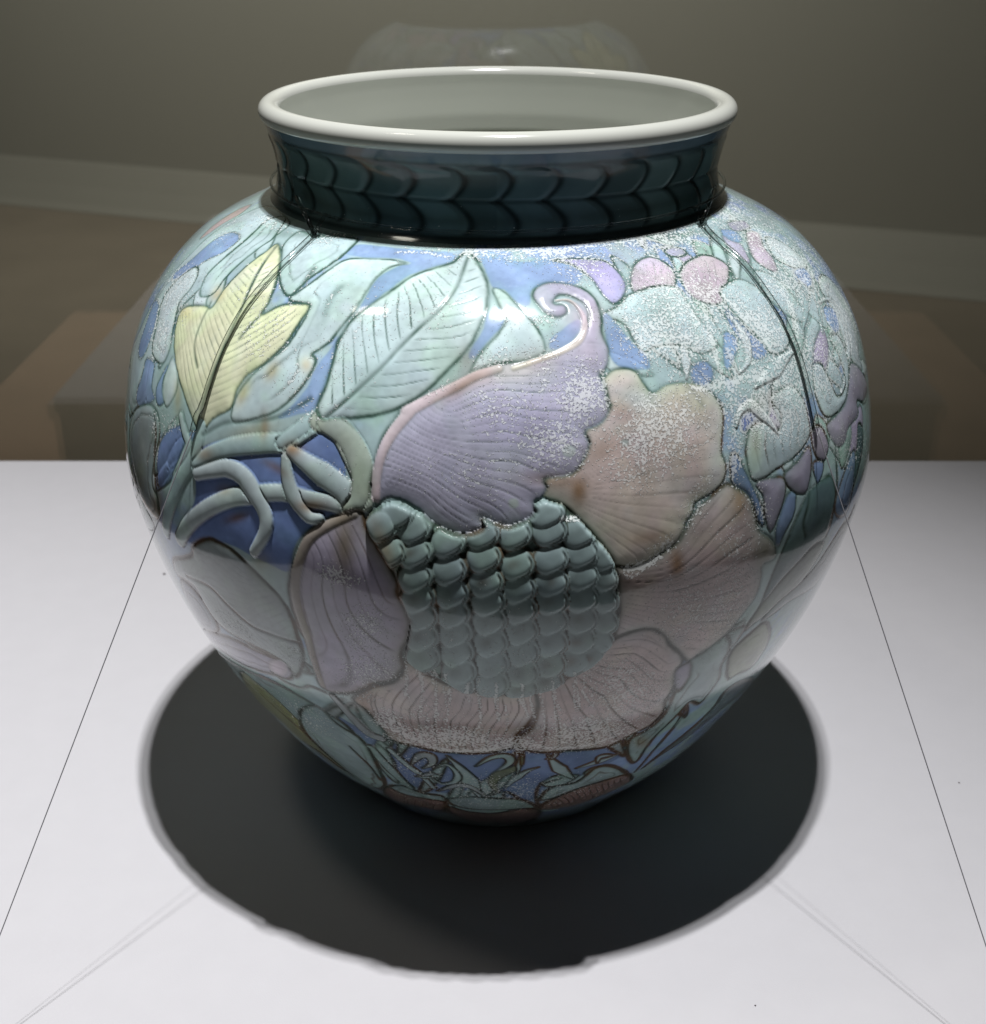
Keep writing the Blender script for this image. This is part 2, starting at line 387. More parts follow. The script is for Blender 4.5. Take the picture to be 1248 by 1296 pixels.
def shape(name, pts, col, h=0.020, bevel=0.035, lw=0.0062, line=1.0, base=0.0, rib=None, fan=None, flat=False, edge=None, n=5, cup=0.0, taper=None):
    """a carved piece bounded by a traced outline. rib=(path, spacing, slope, depth), fan=(path1, path2, count, depth)"""
    Q = surf_path(pts, True, n)
    W = window(Q, 0.05)
    low = min(1.0, max(0.0, (np.mean([p[1] for p in pts]) - 640) / 120)); lw = lw * (1 + 0.75 * low)
    sd = polysd(W, Q); ins = sd > 0
    hh = Hh[W]; cc = COL[W]; g = GRV[W]; idd = ID[W]
    rise = base + h * (1 - np.exp(-np.maximum(sd, 0) / bevel)) - cup * ss(sd, 0, 0.16)
    rise = rise.astype(np.float32)
    own = np.exp(-(sd / lw) ** 2).astype(np.float32) * line
    c = np.array(col, np.float32)[None, None].repeat(sd.shape[0], 0).repeat(sd.shape[1], 1)
    if edge is not None:
        e = np.exp(-np.maximum(sd, 0) / edge[1])[..., None]
        c = c * (1 - e) + np.array(edge[0], np.float32) * e
    # thicker, greener glaze along the cut edge, an inner contour line
    e = (0.45 * np.exp(-np.maximum(sd, 0) / 0.016))[..., None]
    c = c * (1 - e) + c * np.array((.62, .80, .68), np.float32) * e
    if rib is None and fan is None and not flat and name == 'leaf':
        inner_ = np.exp(-((sd - 0.045 - 0.05 * (VN_MID[W] - 0.5)) / 0.006) ** 2) * soft(VN_LO[W], 0.40, 0.62)
        own = np.maximum(own, (0.38 * inner_).astype(np.float32)); rise = rise - (0.006 * inner_).astype(np.float32)
    if rib is not None:
        M = surf_path(rib[0], False, 5)
        d, s_, sg = seg_dist(TH2[W].astype(np.float32), T2[W].astype(np.float32), M, False, True)
        d = d * R2[W]; s_ = s_ * R2[W]
        ph = (s_ + rib[2] * d + 1.2 * rib[2] * d * d + np.where(sg > 0, 0.5 * rib[1], 0)) / rib[1]
        fr = np.abs(ph - np.round(ph)) * rib[1]
        fade = ss(d, 0.012, 0.03) * ss(sd, 0.008, 0.05)
        vein = np.exp(-(fr / 0.0046) ** 2) * fade * rib[3] * (0.5 + 0.7 * VN_MID[W])
        mid = np.exp(-(d / 0.008) ** 2)
        rise = rise - 0.005 * vein - 0.010 * mid + 0.004 * np.exp(-((d - 0.02) / 0.012) ** 2)
        own = np.maximum(own, np.maximum(0.72 * vein, 0.9 * mid))
    if fan is not None:
        A_ = surf_path(fan[0], False, 5); B_ = surf_path(fan[1], False, 5)
        X = TH2[W].astype(np.float32); Y = T2[W].astype(np.float32)
        da = seg_dist(X, Y, A_, False); db = seg_dist(X, Y, B_, False)
        ph = da / (da + db + 1e-6) * fan[2] + 0.35 * np.sin(9 * X + 5 * Y)
        fr = np.abs(ph - np.round(ph))
        wn = 0.085
        keep = (0.35 + 0.65 * (0.5 + 0.5 * np.sin(np.round(ph) * 2.4 + 14 * X))) * ss(sd, 0.01, 0.06) * ss(VN_LO[W], 0.0, 0.5)
        vein = np.exp(-(fr / wn) ** 2) * keep * fan[3]
        rise = rise - 0.006 * vein
        own = np.maximum(own, (0.55 + 0.3 * low) * vein)
    if flat:
        k = ss(sd, -0.004, 0.006)[..., None]
        COL[W] = cc * (1 - k) + c * k
        GRV[W] = np.maximum(g * (1 - k[..., 0]), own * 0.6)
        return
    Hh[W] = np.where(ins, rise, hh - 0.006 * own)
    COL[W] = np.where(ins[..., None], c, cc)
    GRV[W] = np.where(ins, own, np.maximum(g, own))
    if name:
        k = part_id(name) if isinstance(name, str) else name
        ID[W] = np.where(ins, k, idd)
        return k

def stroke(name, pts, w, col, h=0.035, line=1.0, base=0.0, lw=0.0055, flat=False):
    """rounded strap or stem along a traced line; w = half widths in photo pixels (first, last) or (first, middle, last)"""
    Q = surf_path(pts, False, 6)
    sc_ = 1 / 300.0
    ln = np.r_[0, np.cumsum(np.hypot(*np.diff(Q, axis=0).T))]
    wk = np.array(w if hasattr(w, '__len__') else (w, w), float) * sc_
    W = window(Q, 0.06 + wk.max())
    d, s_, sg = seg_dist(TH2[W].astype(np.float32), T2[W].astype(np.float32), Q, False, True)
    wid = np.interp(s_ / ln[-1], np.linspace(0, 1, len(wk)), wk)
    d = d * R2[W]; sd = wid - d; ins = sd > 0
    rise = base + h * np.sqrt(np.clip(1 - (d / wid) ** 2, 0, 1)) * 0.9 + 0.1 * h
    own = np.exp(-(sd / lw) ** 2) * line
    if name is None: Hh[W] = np.where(ins, Hh[W] + h * (1 - (d / wid) ** 2), Hh[W] - 0.004 * own)     # a raised welt on the piece below
    else: Hh[W] = np.where(ins, rise, Hh[W] - 0.006 * own)
    k = ss(sd, -0.002, 0.004)[..., None]
    COL[W] = COL[W] * (1 - k) + np.array(col, np.float32) * k
    GRV[W] = np.where(ins, own, np.maximum(GRV[W], own))
    if name:
        i = part_id(name) if isinstance(name, str) else name
        ID[W] = np.where(ins, i, ID[W])
        return i
def groove(pts, w=2.2, amount=0.9, depth=0.008):
    Q = surf_path(pts, False, 6); W = window(Q, 0.05)
    d = seg_dist(TH2[W].astype(np.float32), T2[W].astype(np.float32), Q, False) * R2[W]
    e = np.exp(-(d / (w / 300.0)) ** 2)
    GRV[W] = np.maximum(GRV[W], amount * e); Hh[W] -= depth * e
def oval(cx, cy, rx, ry, rot=0, n=12):
    c, s = math.cos(rot), math.sin(rot)
    return [(cx + rx * math.cos(t) * c - ry * math.sin(t) * s, cy + rx * math.cos(t) * s + ry * math.sin(t) * c)
            for t in np.linspace(0, 2 * math.pi, n, endpoint=False)]

# ------------------------------------------------------------------ carved motifs, lowest first (traced on the photograph, cut into the surface)
for bl in ((('B', (150, 370), (230, 330), (400, 345), (560, 360), (700, 370), (735, 395), (700, 425), (600, 455), (500, 490), (400, 560), (300, 640), (220, 690), (260, 600), (330, 500), (440, 440), (500, 430), (420, 405), (270, 400), (200, 390)),),
           (('B', (870, 400), (960, 400), (1100, 420), (1248, 400), (1400, 480), (1330, 560), (1150, 560), (1130, 650), (1060, 640), (990, 570), (930, 560), (905, 500)),),
           (('B', (900, 700), (960, 660), (990, 740), (900, 850), (820, 940), (800, 900), (870, 790)),), (('C', (190, 830), (260, 770), (340, 720), (350, 780), (300, 850), (200, 890)),),
           (('A', (1030, 990), (1100, 900), (1180, 800), (1150, 900), (1100, 1040), (1050, 1180), (950, 1230), (830, 1248), (920, 1170), (1000, 1070)),),
           (('K', (100, 520), (250, 600), (340, 650), (560, 700), (700, 720), (900, 715), (1150, 715), (1300, 720), (1330, 800), (1240, 860), (1160, 960), (1050, 960), (900, 900), (700, 930), (520, 900), (380, 790), (260, 660)),),
           (('L', (180, 720), (300, 715), (480, 690), (560, 690), (560, 740), (440, 800), (330, 850), (250, 830)),)):
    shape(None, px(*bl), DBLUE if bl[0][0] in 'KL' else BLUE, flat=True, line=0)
DCEL = (.32, .42, .42); DCEL2 = (.26, .355, .35); GREYL = (.31, .36, .365)  # celadons for the lower body, darkened to carry its shade
def leaflet(u, v, ln, wd, ang, col, name='leaf'):
    """one small pointed leaf lying along ang (picture direction), bent a little"""
    c, s = math.cos(ang), math.sin(ang); bend = rl.uniform(-.25, .25)
    P_ = []
    for t, w_ in ((0, 0), (.2, .75), (.45, 1), (.72, .7), (1, 0), (.72, -.7), (.45, -1), (.2, -.75)):
        x = (t - .45) * ln; y = w_ * wd * .5 + bend * wd * 2 * (t - .45) ** 2
        P_.append((u + x * c - y * s, v + x * s + y * c))
    shape(name, P_, col, h=rl.uniform(.016, .028), line=.8, n=4)
rl = random.Random(8)
LILAC = (.46, .42, .56)
for k_ in range(58):    # dense small leaves over the right shoulder, flowing down from the neck
    u = rl.uniform(770, 1095); lim = 300 + 0.0022 * max(0, u - 860) ** 2 * .9
    v = rl.uniform(max(262, lim - 30), 590)
    if u < 900 and v > 470: continue
    g_ = (u - 780) / 300
    leaflet(u, v, rl.uniform(46, 78), rl.uniform(13, 22), math.radians(38 + 45 * g_ + rl.uniform(-24, 24)), rl.choice((CEL, CEL, PALE, CEL2, LILAC, BLUE, (.36, .50, .46))))
for k_ in range(26):    # and over the left shoulder
    v = rl.uniform(285, 640); e_ = 158 + 0.0030 * max(0, 500 - v) ** 2
    u = e_ + rl.uniform(6, 78)
    leaflet(u, v, rl.uniform(50, 84), rl.uniform(12, 20), math.radians(-58 - 30 * (1 - min(1, (u - e_) / 70)) + rl.uniform(-20, 20)), rl.choice((CEL, CEL, PALE, CEL2, BLUE, GREYC)))
for k_ in range(30):    # and round the foot
    u = rl.uniform(330, 930); base_ = 1040 - 0.0021 * (u - 630) ** 2
    v = base_ - rl.uniform(6, 86)
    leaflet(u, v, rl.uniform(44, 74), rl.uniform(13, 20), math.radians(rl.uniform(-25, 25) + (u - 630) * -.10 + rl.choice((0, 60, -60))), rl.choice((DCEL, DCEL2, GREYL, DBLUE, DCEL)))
# left shoulder: overlapping celadon leaves with blue ground between
shape('leaf', px(('A', (840, 150), (760, 130), (620, 190), (500, 270), (380, 380), (270, 500), (180, 640), (110, 790), (70, 900), (60, 1040), (60, 1180), (100, 1240), (160, 1100), (200, 900), (300, 700), (480, 520), (640, 400), (800, 300), (900, 220))), CEL, h=.012)
shape(None, px(('A', (300, 480), (400, 400), (520, 300), (600, 268), (640, 300), (560, 370), (450, 425), (380, 480), (290, 520))), BLUE, flat=True)
shape(None, px(('A', (640, 140), (700, 120), (640, 170), (560, 215), (480, 270), (430, 300), (500, 230))), (.50, .40, .40), flat=True)
shape(None, px(('A', (190, 625), (215, 640), (195, 760), (150, 890), (118, 935), (108, 880), (150, 740))), BLUE, flat=True)
shape(None, px(('A', (150, 930), (190, 960), (175, 1080), (190, 1150), (110, 1180), (98, 1120), (130, 1010))), BLUE, flat=True)
shape('leaf', px(('A', (400, 450), (418, 490), (380, 565), (320, 640), (290, 760), (270, 880), (230, 960), (180, 900), (200, 760), (235, 620), (285, 545))), PALE, h=.016)
shape('leaf', px(('A', (820, 290), (740, 350), (640, 430), (560, 510), (500, 590), (430, 600), (460, 500), (560, 400), (680, 300), (790, 200), (880, 190))), CEL, h=.014)
shape('leaf', px(('A', (870, 330), (950, 262), (1040, 285), (1160, 290), (1245, 300), (1245, 325), (1130, 425), (1000, 510), (900, 600), (850, 520), (855, 400))), CEL, h=.018)
shape('leaf', px(('A', (1522, 432), (1440, 412), (1290, 405), (1190, 415), (1100, 470), (1000, 545), (900, 620), (1000, 660), (900, 850), (720, 1000), (640, 1100), (600, 1200), (600, 1262), (700, 1252), (820, 1212), (900, 1150), (985, 1050), (1038, 945), (1010, 912), (1090, 860), (1160, 780), (1240, 680), (1300, 590), (1362, 502), (1440, 445))), CEL, h=.024, edge=(PALE, .03))
groove(px(('A', (1170, 560), (1120, 620), (1090, 700))), 5, .55, .004)
groove(px(('A', (1030, 460), (960, 560), (930, 590))), 4, .6, .004)
# deep blue panel behind the tendrils
shape(None, px(('F', (400, 300), (560, 230), (760, 230), (900, 220), (1050, 170), (1160, 250), (1200, 420), (1140, 640), (1010, 700), (930, 800), (900, 930), (760, 880), (560, 780), (380, 800), (330, 700), (400, 560), (400, 400))), (.17, .25, .49), flat=True, line=0)
shape(None, px(('F', (250, 200), (330, 160), (345, 260), (300, 380), (240, 480), (210, 470), (210, 300))), (.20, .28, .52), flat=True)
# outer left leaves
shape('leaf', px(('F', (110, 60), (170, 50), (210, 110), (215, 220), (190, 330), (180, 470), (210, 560), (215, 640), (170, 640), (120, 540), (80, 380), (60, 220), (75, 110))), GREYC, h=.03, edge=(CEL, .02))
groove(px(('F', (190, 90), (200, 200), (190, 330), (195, 480), (215, 620))), 3, .8)
shape('leaf', px(('F', (30, 60), (60, 130), (60, 320), (110, 520), (190, 690), (150, 690), (80, 520), (40, 380), (25, 200))), CEL2, h=.022)
stroke('stem', px(('F', (330, 110), (350, 200), (370, 260), (345, 330), (300, 430))), (5, 7, 6), CEL, h=.02)
# cream leaf
shape('leaf', px(('A', (838, 325), (770, 372), (680, 438), (600, 515), (548, 575), (510, 640), (480, 668), (450, 652), (345, 665), (305, 745), (292, 860), (305, 980), (335, 1090), (368, 1190), (410, 1290), (450, 1300), (500, 1245), (590, 1190), (625, 1090), (690, 1012), (780, 950), (880, 850), (950, 745), (1008, 648), (860, 652), (752, 700), (792, 630), (838, 500), (855, 390))), CREAM, h=.03, lw=.007,
      rib=(px(('A', (836, 335), (740, 480), (665, 640), (592, 800), (525, 960), (455, 1150), (420, 1300))), .040, .75, .7))
groove(px(('A', (485, 640), (440, 740), (405, 860), (420, 980))), 2.4, .8)
groove(px(('A', (760, 690), (690, 770), (640, 830))), 2.4, .8)
# stem and tendrils
stroke('stem', px(('F', (440, 160), (420, 260), (380, 360), (320, 450), (280, 560), (255, 660), (250, 720))), (7.7, 11.5, 9.0), CEL2, h=.035, line=.5)
stroke('stem', px(('F', (415, 370), (470, 320), (560, 285), (660, 265), (780, 255), (880, 250), (980, 190), (1060, 140))), (9.0, 11.5, 10.2), CEL2, h=.045, line=.5)
stroke('stem', px(('F', (860, 250), (960, 180), (1030, 120), (1090, 70))), (7.7, 9.0, 5.1), CEL2, h=.035, line=.5)
groove(px(('F', (450, 210), (560, 150), (700, 140), (860, 110), (1010, 20))), 3, .8)
stroke('tendril', px(('F', (1060, 140), (1150, 170), (1220, 260), (1270, 370), (1300, 480), (1290, 560))), (11.5, 15.4, 11.5), (.37, .43, .36), h=.045, line=.5)
stroke('tendril', px(('F', (325, 760), (380, 670), (480, 590), (600, 540), (690, 530), (780, 515), (880, 515), (1000, 545), (1100, 565), (1170, 585))), (10.2, 10.9, 9.0), (.41, .49, .50), h=.05, line=.5)
stroke('tendril', px(('F', (415, 415), (500, 395), (580, 385), (660, 430), (720, 520), (765, 600), (780, 670), (765, 740), (715, 825))), (7.7, 12.8, 6.4), (.41, .49, .50), h=.065, line=.5)
stroke('tendril', px(('F', (885, 330), (890, 420), (915, 510), (960, 590), (1010, 645), (1060, 650))), (6.4, 10.2, 6.4), (.41, .49, .50), h=.06, line=.5)
stroke('tendril', px(('F', (915, 300), (1030, 385), (1130, 455), (1200, 515), (1225, 565))), (7.7, 14.1, 12.8), (.41, .49, .50), h=.06, line=.5)
stroke('tendril', px(('G', (60, 150), (150, 210), (215, 310), (245, 420), (230, 540), (180, 600))), (11.5, 14.1, 9.0), (.37, .43, .36), h=.05, line=.5)
# big veined leaf
shape('leaf', px(('B', (40, 1250), (5, 1190), (50, 1085), (88, 960), (115, 855), (180, 742), (280, 652), (400, 572), (500, 502), (620, 456), (720, 428), (795, 372), (850, 425), (890, 505), (906, 590), (890, 690), (850, 790), (800, 880), (720, 965), (640, 1045), (560, 1115), (470, 1172), (380, 1212), (250, 1238), (100, 1248))), CEL, h=.034, edge=(PALE, .05), lw=.009,
      rib=(px(('B', (800, 400), (742, 560), (650, 682), (540, 782), (440, 882), (340, 990), (200, 1120), (50, 1245))), .068, .9, 1.2))
shape('leaf', px(('B', (930, 560), (990, 580), (1060, 650), (1130, 730), (1195, 830), (1200, 900), (1120, 945), (960, 975), (830, 1010), (800, 1020), (870, 900), (960, 800), (1000, 720), (960, 640))), CEL, h=.026, edge=(PALE, .03))
DCEL = (.32, .42, .42); DCEL2 = (.26, .355, .35); GREYL = (.31, .36, .365)
# lower left leaves
shape('leaf', px(('V', (205, 318), (225, 255), (320, 208), (400, 240), (480, 290), (600, 400), (700, 500), (790, 600), (850, 720), (890, 850), (922, 960), (900, 1050), (858, 1082), (820, 1010), (720, 940), (560, 860), (440, 790), (330, 680), (240, 520), (180, 470), (120, 430), (100, 340))), GREYL, h=.04,
      rib=(px(('V', (190, 440), (330, 500), (450, 620), (600, 750), (740, 810), (880, 860))), .05, -1.1, .25))
shape('leaf', px(('V', (150, 470), (220, 520), (310, 640), (380, 760), (360, 800), (300, 780), (240, 700), (170, 560))), (.22, .235, .30), h=.03)
shape('leaf', px(('V', (290, 780), (450, 832), (600, 902), (750, 972), (850, 1050), (822, 1095), (720, 1062), (560, 1012), (420, 930), (330, 850))), LAV2, h=.03)
shape(None, oval(*px(('V', (765, 1020)))[0], 13, 9, .5), PINK, flat=True, line=.3)
groove(px(('V', (720, 1050), (800, 1110), (900, 1150), (960, 1140), (1060, 1180))), 3.2, 1.0)
# lower left band of leaves
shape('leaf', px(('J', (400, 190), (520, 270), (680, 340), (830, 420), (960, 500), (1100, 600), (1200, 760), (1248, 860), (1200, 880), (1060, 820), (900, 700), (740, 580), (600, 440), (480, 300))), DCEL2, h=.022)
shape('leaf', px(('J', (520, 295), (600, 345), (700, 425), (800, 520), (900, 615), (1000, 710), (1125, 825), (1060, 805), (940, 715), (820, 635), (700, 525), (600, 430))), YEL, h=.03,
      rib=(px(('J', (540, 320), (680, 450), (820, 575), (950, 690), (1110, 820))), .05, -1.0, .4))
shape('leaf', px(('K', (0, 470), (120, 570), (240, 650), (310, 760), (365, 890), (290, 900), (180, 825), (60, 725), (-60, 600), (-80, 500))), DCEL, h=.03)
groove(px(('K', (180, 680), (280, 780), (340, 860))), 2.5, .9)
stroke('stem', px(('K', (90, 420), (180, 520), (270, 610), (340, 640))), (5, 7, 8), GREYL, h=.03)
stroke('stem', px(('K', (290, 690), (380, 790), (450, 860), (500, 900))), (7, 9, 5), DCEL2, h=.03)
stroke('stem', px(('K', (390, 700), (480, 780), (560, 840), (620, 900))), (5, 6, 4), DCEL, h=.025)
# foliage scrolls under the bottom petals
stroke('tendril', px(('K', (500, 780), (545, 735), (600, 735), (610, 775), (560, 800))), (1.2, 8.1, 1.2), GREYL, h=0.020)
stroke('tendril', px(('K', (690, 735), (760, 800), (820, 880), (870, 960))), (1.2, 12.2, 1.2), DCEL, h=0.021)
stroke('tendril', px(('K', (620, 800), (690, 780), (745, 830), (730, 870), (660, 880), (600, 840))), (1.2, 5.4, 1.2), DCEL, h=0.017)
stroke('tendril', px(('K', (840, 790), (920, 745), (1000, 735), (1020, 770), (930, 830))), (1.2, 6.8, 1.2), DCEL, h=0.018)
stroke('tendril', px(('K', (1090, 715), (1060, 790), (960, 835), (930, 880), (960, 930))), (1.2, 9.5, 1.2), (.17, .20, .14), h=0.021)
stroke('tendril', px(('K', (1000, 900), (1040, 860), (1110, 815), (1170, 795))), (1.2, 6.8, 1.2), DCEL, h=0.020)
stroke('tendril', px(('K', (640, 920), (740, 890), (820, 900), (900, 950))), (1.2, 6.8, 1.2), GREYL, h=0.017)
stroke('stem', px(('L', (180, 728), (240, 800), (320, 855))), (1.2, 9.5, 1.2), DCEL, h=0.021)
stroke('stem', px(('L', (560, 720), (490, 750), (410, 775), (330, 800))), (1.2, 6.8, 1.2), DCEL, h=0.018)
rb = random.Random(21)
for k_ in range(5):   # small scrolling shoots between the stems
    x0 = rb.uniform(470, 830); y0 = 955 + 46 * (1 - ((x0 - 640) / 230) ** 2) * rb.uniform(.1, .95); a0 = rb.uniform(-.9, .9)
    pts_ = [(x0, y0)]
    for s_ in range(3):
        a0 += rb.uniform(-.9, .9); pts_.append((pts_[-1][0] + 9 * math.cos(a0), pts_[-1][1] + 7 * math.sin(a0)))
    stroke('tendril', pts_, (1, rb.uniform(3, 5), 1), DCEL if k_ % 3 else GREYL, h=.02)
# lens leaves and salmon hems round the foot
HEM = (.27, .185, .165)  # salmon darkened to carry the shade near the foot
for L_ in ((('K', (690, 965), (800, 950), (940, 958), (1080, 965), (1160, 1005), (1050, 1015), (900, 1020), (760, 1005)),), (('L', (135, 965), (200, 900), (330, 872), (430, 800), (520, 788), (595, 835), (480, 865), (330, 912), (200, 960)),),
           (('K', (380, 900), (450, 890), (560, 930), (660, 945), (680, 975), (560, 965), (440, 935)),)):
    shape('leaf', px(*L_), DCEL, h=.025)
for L_, a, b in ((('K', (365, 900), (480, 940), (600, 962), (682, 982), (662, 1022), (520, 1000), (400, 965)), ('K', (370, 905), (390, 960)), ('K', (680, 985), (662, 1020))),
                 (('K', (690, 1002), (800, 1028), (940, 1038), (1100, 1010), (1185, 1032), (1100, 1080), (920, 1088), (760, 1062)), ('K', (692, 1005), (720, 1050)), ('K', (1180, 1030), (1150, 1065))),
                 (('L', (130, 1012), (200, 962), (350, 902), (480, 862), (600, 832), (612, 868), (480, 935), (330, 992), (200, 1016)), ('L', (133, 1005), (150, 1016)), ('L', (600, 835), (611, 866)))):
    shape('petal', px(L_), HEM, h=.028, fan=(px(a), px(b), 15, 1.6))
groove(px(('K', (370, 900), (330, 800), (280, 690))), 3, .9)
groove(px(('K', (690, 960), (680, 1010), (640, 1035))), 3, .9)
groove(px(('L', (250, 850), (140, 890), (120, 960), (140, 1010))), 3, .95)
# right lower leaves
shape('leaf', px(('L', (925, 240), (1010, 180), (1110, 100), (1140, 160), (1095, 250), (1075, 340), (985, 455), (930, 450), (860, 520), (800, 580), (720, 660), (640, 770), (598, 725), (610, 650), (700, 600), (790, 520), (850, 400), (915, 330))), DCEL, h=.028)
groove(px(('L', (920, 460), (860, 560), (760, 680), (640, 820))), 2.6, 1.0)
groove(px(('L', (900, 520), (820, 620), (700, 750))), 2, .7)
shape('leaf', px(('L', (1125, 265), (1150, 180), (1250, 85), (1330, 30), (1340, 130), (1260, 260), (1170, 310), (1130, 330))), (.33, .36, .29), h=.03)
shape('leaf', px(('L', (850, 290), (900, 250), (935, 245), (925, 320), (870, 390), (845, 370))), LAV2, h=.02)
shape('leaf', px(('L', (1110, 400), (1180, 350), (1250, 330), (1240, 370), (1130, 460), (1010, 560), (880, 660), (760, 740), (680, 800), (800, 700), (960, 570), (1060, 470))), (.16, .21, .24), h=.024)
shape('leaf', px(('I', (730, 500), (830, 425), (862, 500), (852, 625), (812, 742), (750, 785), (650, 900), (560, 1000), (470, 1160), (430, 1190), (540, 920), (620, 740), (680, 600))), TEAL, h=.028)
shape('leaf', px(('I', (612, 520), (655, 520), (645, 625), (600, 720), (556, 800), (548, 700))), (.20, .28, .45), h=.016)
shape('leaf', px(('I', (640, 905), (750, 795), (805, 780), (705, 955), (560, 1105), (430, 1205), (385, 1240), (430, 1160), (520, 1040))), (.27, .30, .26), h=.034)
shape('leaf', px(('I', (885, 705), (935, 645), (1010, 560), (985, 640), (885, 825), (765, 985), (620, 1085), (470, 1195), (560, 1085), (720, 945))), GREYL, h=.034)
shape('leaf', px(('I', (880, 500), (930, 350), (960, 290), (970, 380), (950, 520), (920, 620), (880, 640), (860, 600))), (.19, .27, .40), h=.02)
shape('leaf', px(('I', (980, 150), (1010, 200), (1000, 330), (960, 480), (930, 600), (960, 420), (975, 280))), TEAL, h=.02)
groove(px(('I', (860, 260), (870, 380), (870, 500), (840, 640), (815, 740))), 3.2, 1.0)
groove(px(('I', (735, 430), (720, 560), (690, 680), (700, 740))), 3, .9)
# upper right: frosted leaves, straps and blossoms
shape('petal', px(('C', (205, 412), (330, 405), (460, 412), (540, 462), (592, 540), (580, 600), (525, 645), (465, 585), (405, 505), (310, 435))), (.40, .38, .60), h=.024)
shape('petal', px(('C', (615, 485), (650, 422), (720, 395), (800, 430), (852, 492), (850, 560), (820, 640), (720, 650), (630, 580))), PINK, h=.024, fan=(px(('C', (640, 480), (650, 620))), px(('C', (840, 500), (820, 640))), 6, .8))
shape('petal', px(('C', (880, 462), (950, 402), (1030, 390), (1125, 440), (1130, 522), (1090, 640), (960, 620), (890, 540))), PINK, h=.024, fan=(px(('C', (900, 460), (960, 610))), px(('C', (1110, 450), (1090, 630))), 6, .8))
shape('leaf', px(('C', (470, 700), (540, 660), (620, 590), (760, 552), (870, 562), (980, 700), (1085, 830), (1000, 910), (860, 860), (730, 875), (690, 900), (640, 850), (580, 750))), CEL, h=.026, edge=(PALE, .05))
shape(None, px(('C', (470, 690), (540, 740), (620, 840), (700, 910), (720, 985), (620, 985), (530, 960), (490, 860))), BLUE, flat=True, line=.4)
shape('petal', px(('C', (800, 355), (870, 345), (912, 375), (870, 395), (815, 385))), LAV, h=.016)
stroke('stem', px(('C', (860, 560), (960, 670), (1050, 780), (1130, 900), (1180, 1000))), (1.2, 8.1, 1.2), CEL2, h=0.018, line=.55)
shape('leaf', px(('E', (255, 575), (340, 512), (430, 542), (540, 660), (612, 800), (605, 880), (525, 905), (440, 805), (360, 725), (290, 645))), CEL, h=.026)
shape(None, px(('E', (270, 640), (310, 692), (400, 782), (480, 852), (505, 905), (440, 935), (375, 850), (300, 742))), BLUE, flat=True)
shape(None, px(('E', (280, 790), (345, 830), (335, 920), (290, 995), (268, 900))), BLUE, flat=True)
shape(None, oval(*px(('E', (160, 1010)))[0], 15, 17), BLUE, flat=True)
stroke('tendril', px(('E', (290, 690), (365, 785), (402, 880), (400, 950), (355, 1010))), (1.2, 6.8, 1.2), PALE, h=0.020, line=.55)
stroke('tendril', px(('E', (60, 860), (75, 950), (80, 1040))), (1.2, 6.8, 1.2), PALE, h=0.015, line=.55)
stroke('stem', px(('E', (440, 1085), (520, 1010), (600, 930), (640, 900))), (1.2, 10.8, 1.2), CEL2, h=0.022, line=.55)
shape('petal', px(('E', (390, 272), (455, 268), (485, 340), (545, 422), (552, 475), (480, 445), (420, 382))), PINK, h=.022)
shape(None, px(('E', (260, 250), (330, 260), (372, 312), (330, 322), (280, 292))), BLUE, flat=True)
shape('petal', px(('E', (300, 212), (380, 205), (412, 240), (350, 262), (310, 242))), LAV, h=.018)
shape('leaf', px(('E', (495, 290), (600, 330), (705, 425), (695, 465), (600, 435), (530, 385))), PALE, h=.022)
shape('leaf', px(('E', (430, 470), (540, 500), (640, 600), (705, 690), (690, 740), (600, 700), (500, 600))), CEL, h=.022)
stroke('tendril', px(('E', (560, 430), (640, 520), (695, 610), (705, 690), (690, 780))), (1.2, 8.1, 1.2), CEL2, h=0.018, line=.55)
shape(None, px(('E', (640, 470), (700, 452), (738, 525), (720, 555), (668, 512))), BLUE, flat=True)
stroke('tendril', px(('E', (740, 480), (760, 600), (780, 700), (795, 800))), (1.2, 5.4, 1.2), CEL2, h=0.017, line=.55)
shape('leaf', px(('E', (790, 490), (850, 530), (920, 632), (972, 762), (985, 900), (1005, 1010), (942, 930), (890, 782), (830, 640), (780, 560))), PALE, h=.024)
shape(None, px(('E', (800, 660), (850, 668), (882, 762), (860, 800), (815, 735))), BLUE, flat=True)
stroke('tendril', px(('E', (770, 640), (830, 620), (885, 700), (925, 820), (930, 950), (900, 1090), (860, 1200))), (1.2, 6.8, 1.2), PALE, h=0.021, line=.55)
shape('leaf', px(('T', (738, 350), (785, 345), (845, 450), (905, 575), (962, 510), (950, 380), (900, 250), (850, 160), (900, 130), (965, 250), (990, 430), (978, 560), (940, 655), (862, 722), (808, 705), (768, 620), (738, 500))), CEL, h=.028, edge=(PALE, .025))
shape('petal', px(('T', (1005, 330), (1100, 430), (1122, 520), (1092, 612), (1045, 605), (1055, 705), (985, 805), (962, 905), (905, 945), (850, 862), (830, 780), (885, 725), (962, 625), (988, 480))), (.36, .345, .42), h=.026)
shape('petal', px(('T', (425, 585), (560, 500), (640, 560), (690, 700), (705, 862), (600, 1012), (480, 1092), (320, 1192), (268, 1100), (248, 950), (280, 805), (380, 762), (480, 822), (500, 705))), CEL, h=.03, edge=(PALE, .03),
      fan=(px(('T', (280, 800), (260, 960), (300, 1180))), px(('T', (640, 560), (700, 720), (690, 900))), 8, 1.3))
stroke('tendril', px(('T', (180, 800), (210, 690), (280, 640), (350, 700), (430, 780), (480, 850))), (1.2, 6.8, 1.2), PALE, h=0.021, line=.55)
shape(None, px(('T', (210, 740), (260, 690), (320, 690), (335, 740), (270, 800), (230, 840))), (.18, .24, .50), flat=True)
shape('petal', px(('I', (440, 460), (580, 430), (602, 500), (562, 640), (520, 725), (490, 640), (480, 530))), (.30, .285, .36), h=.03)
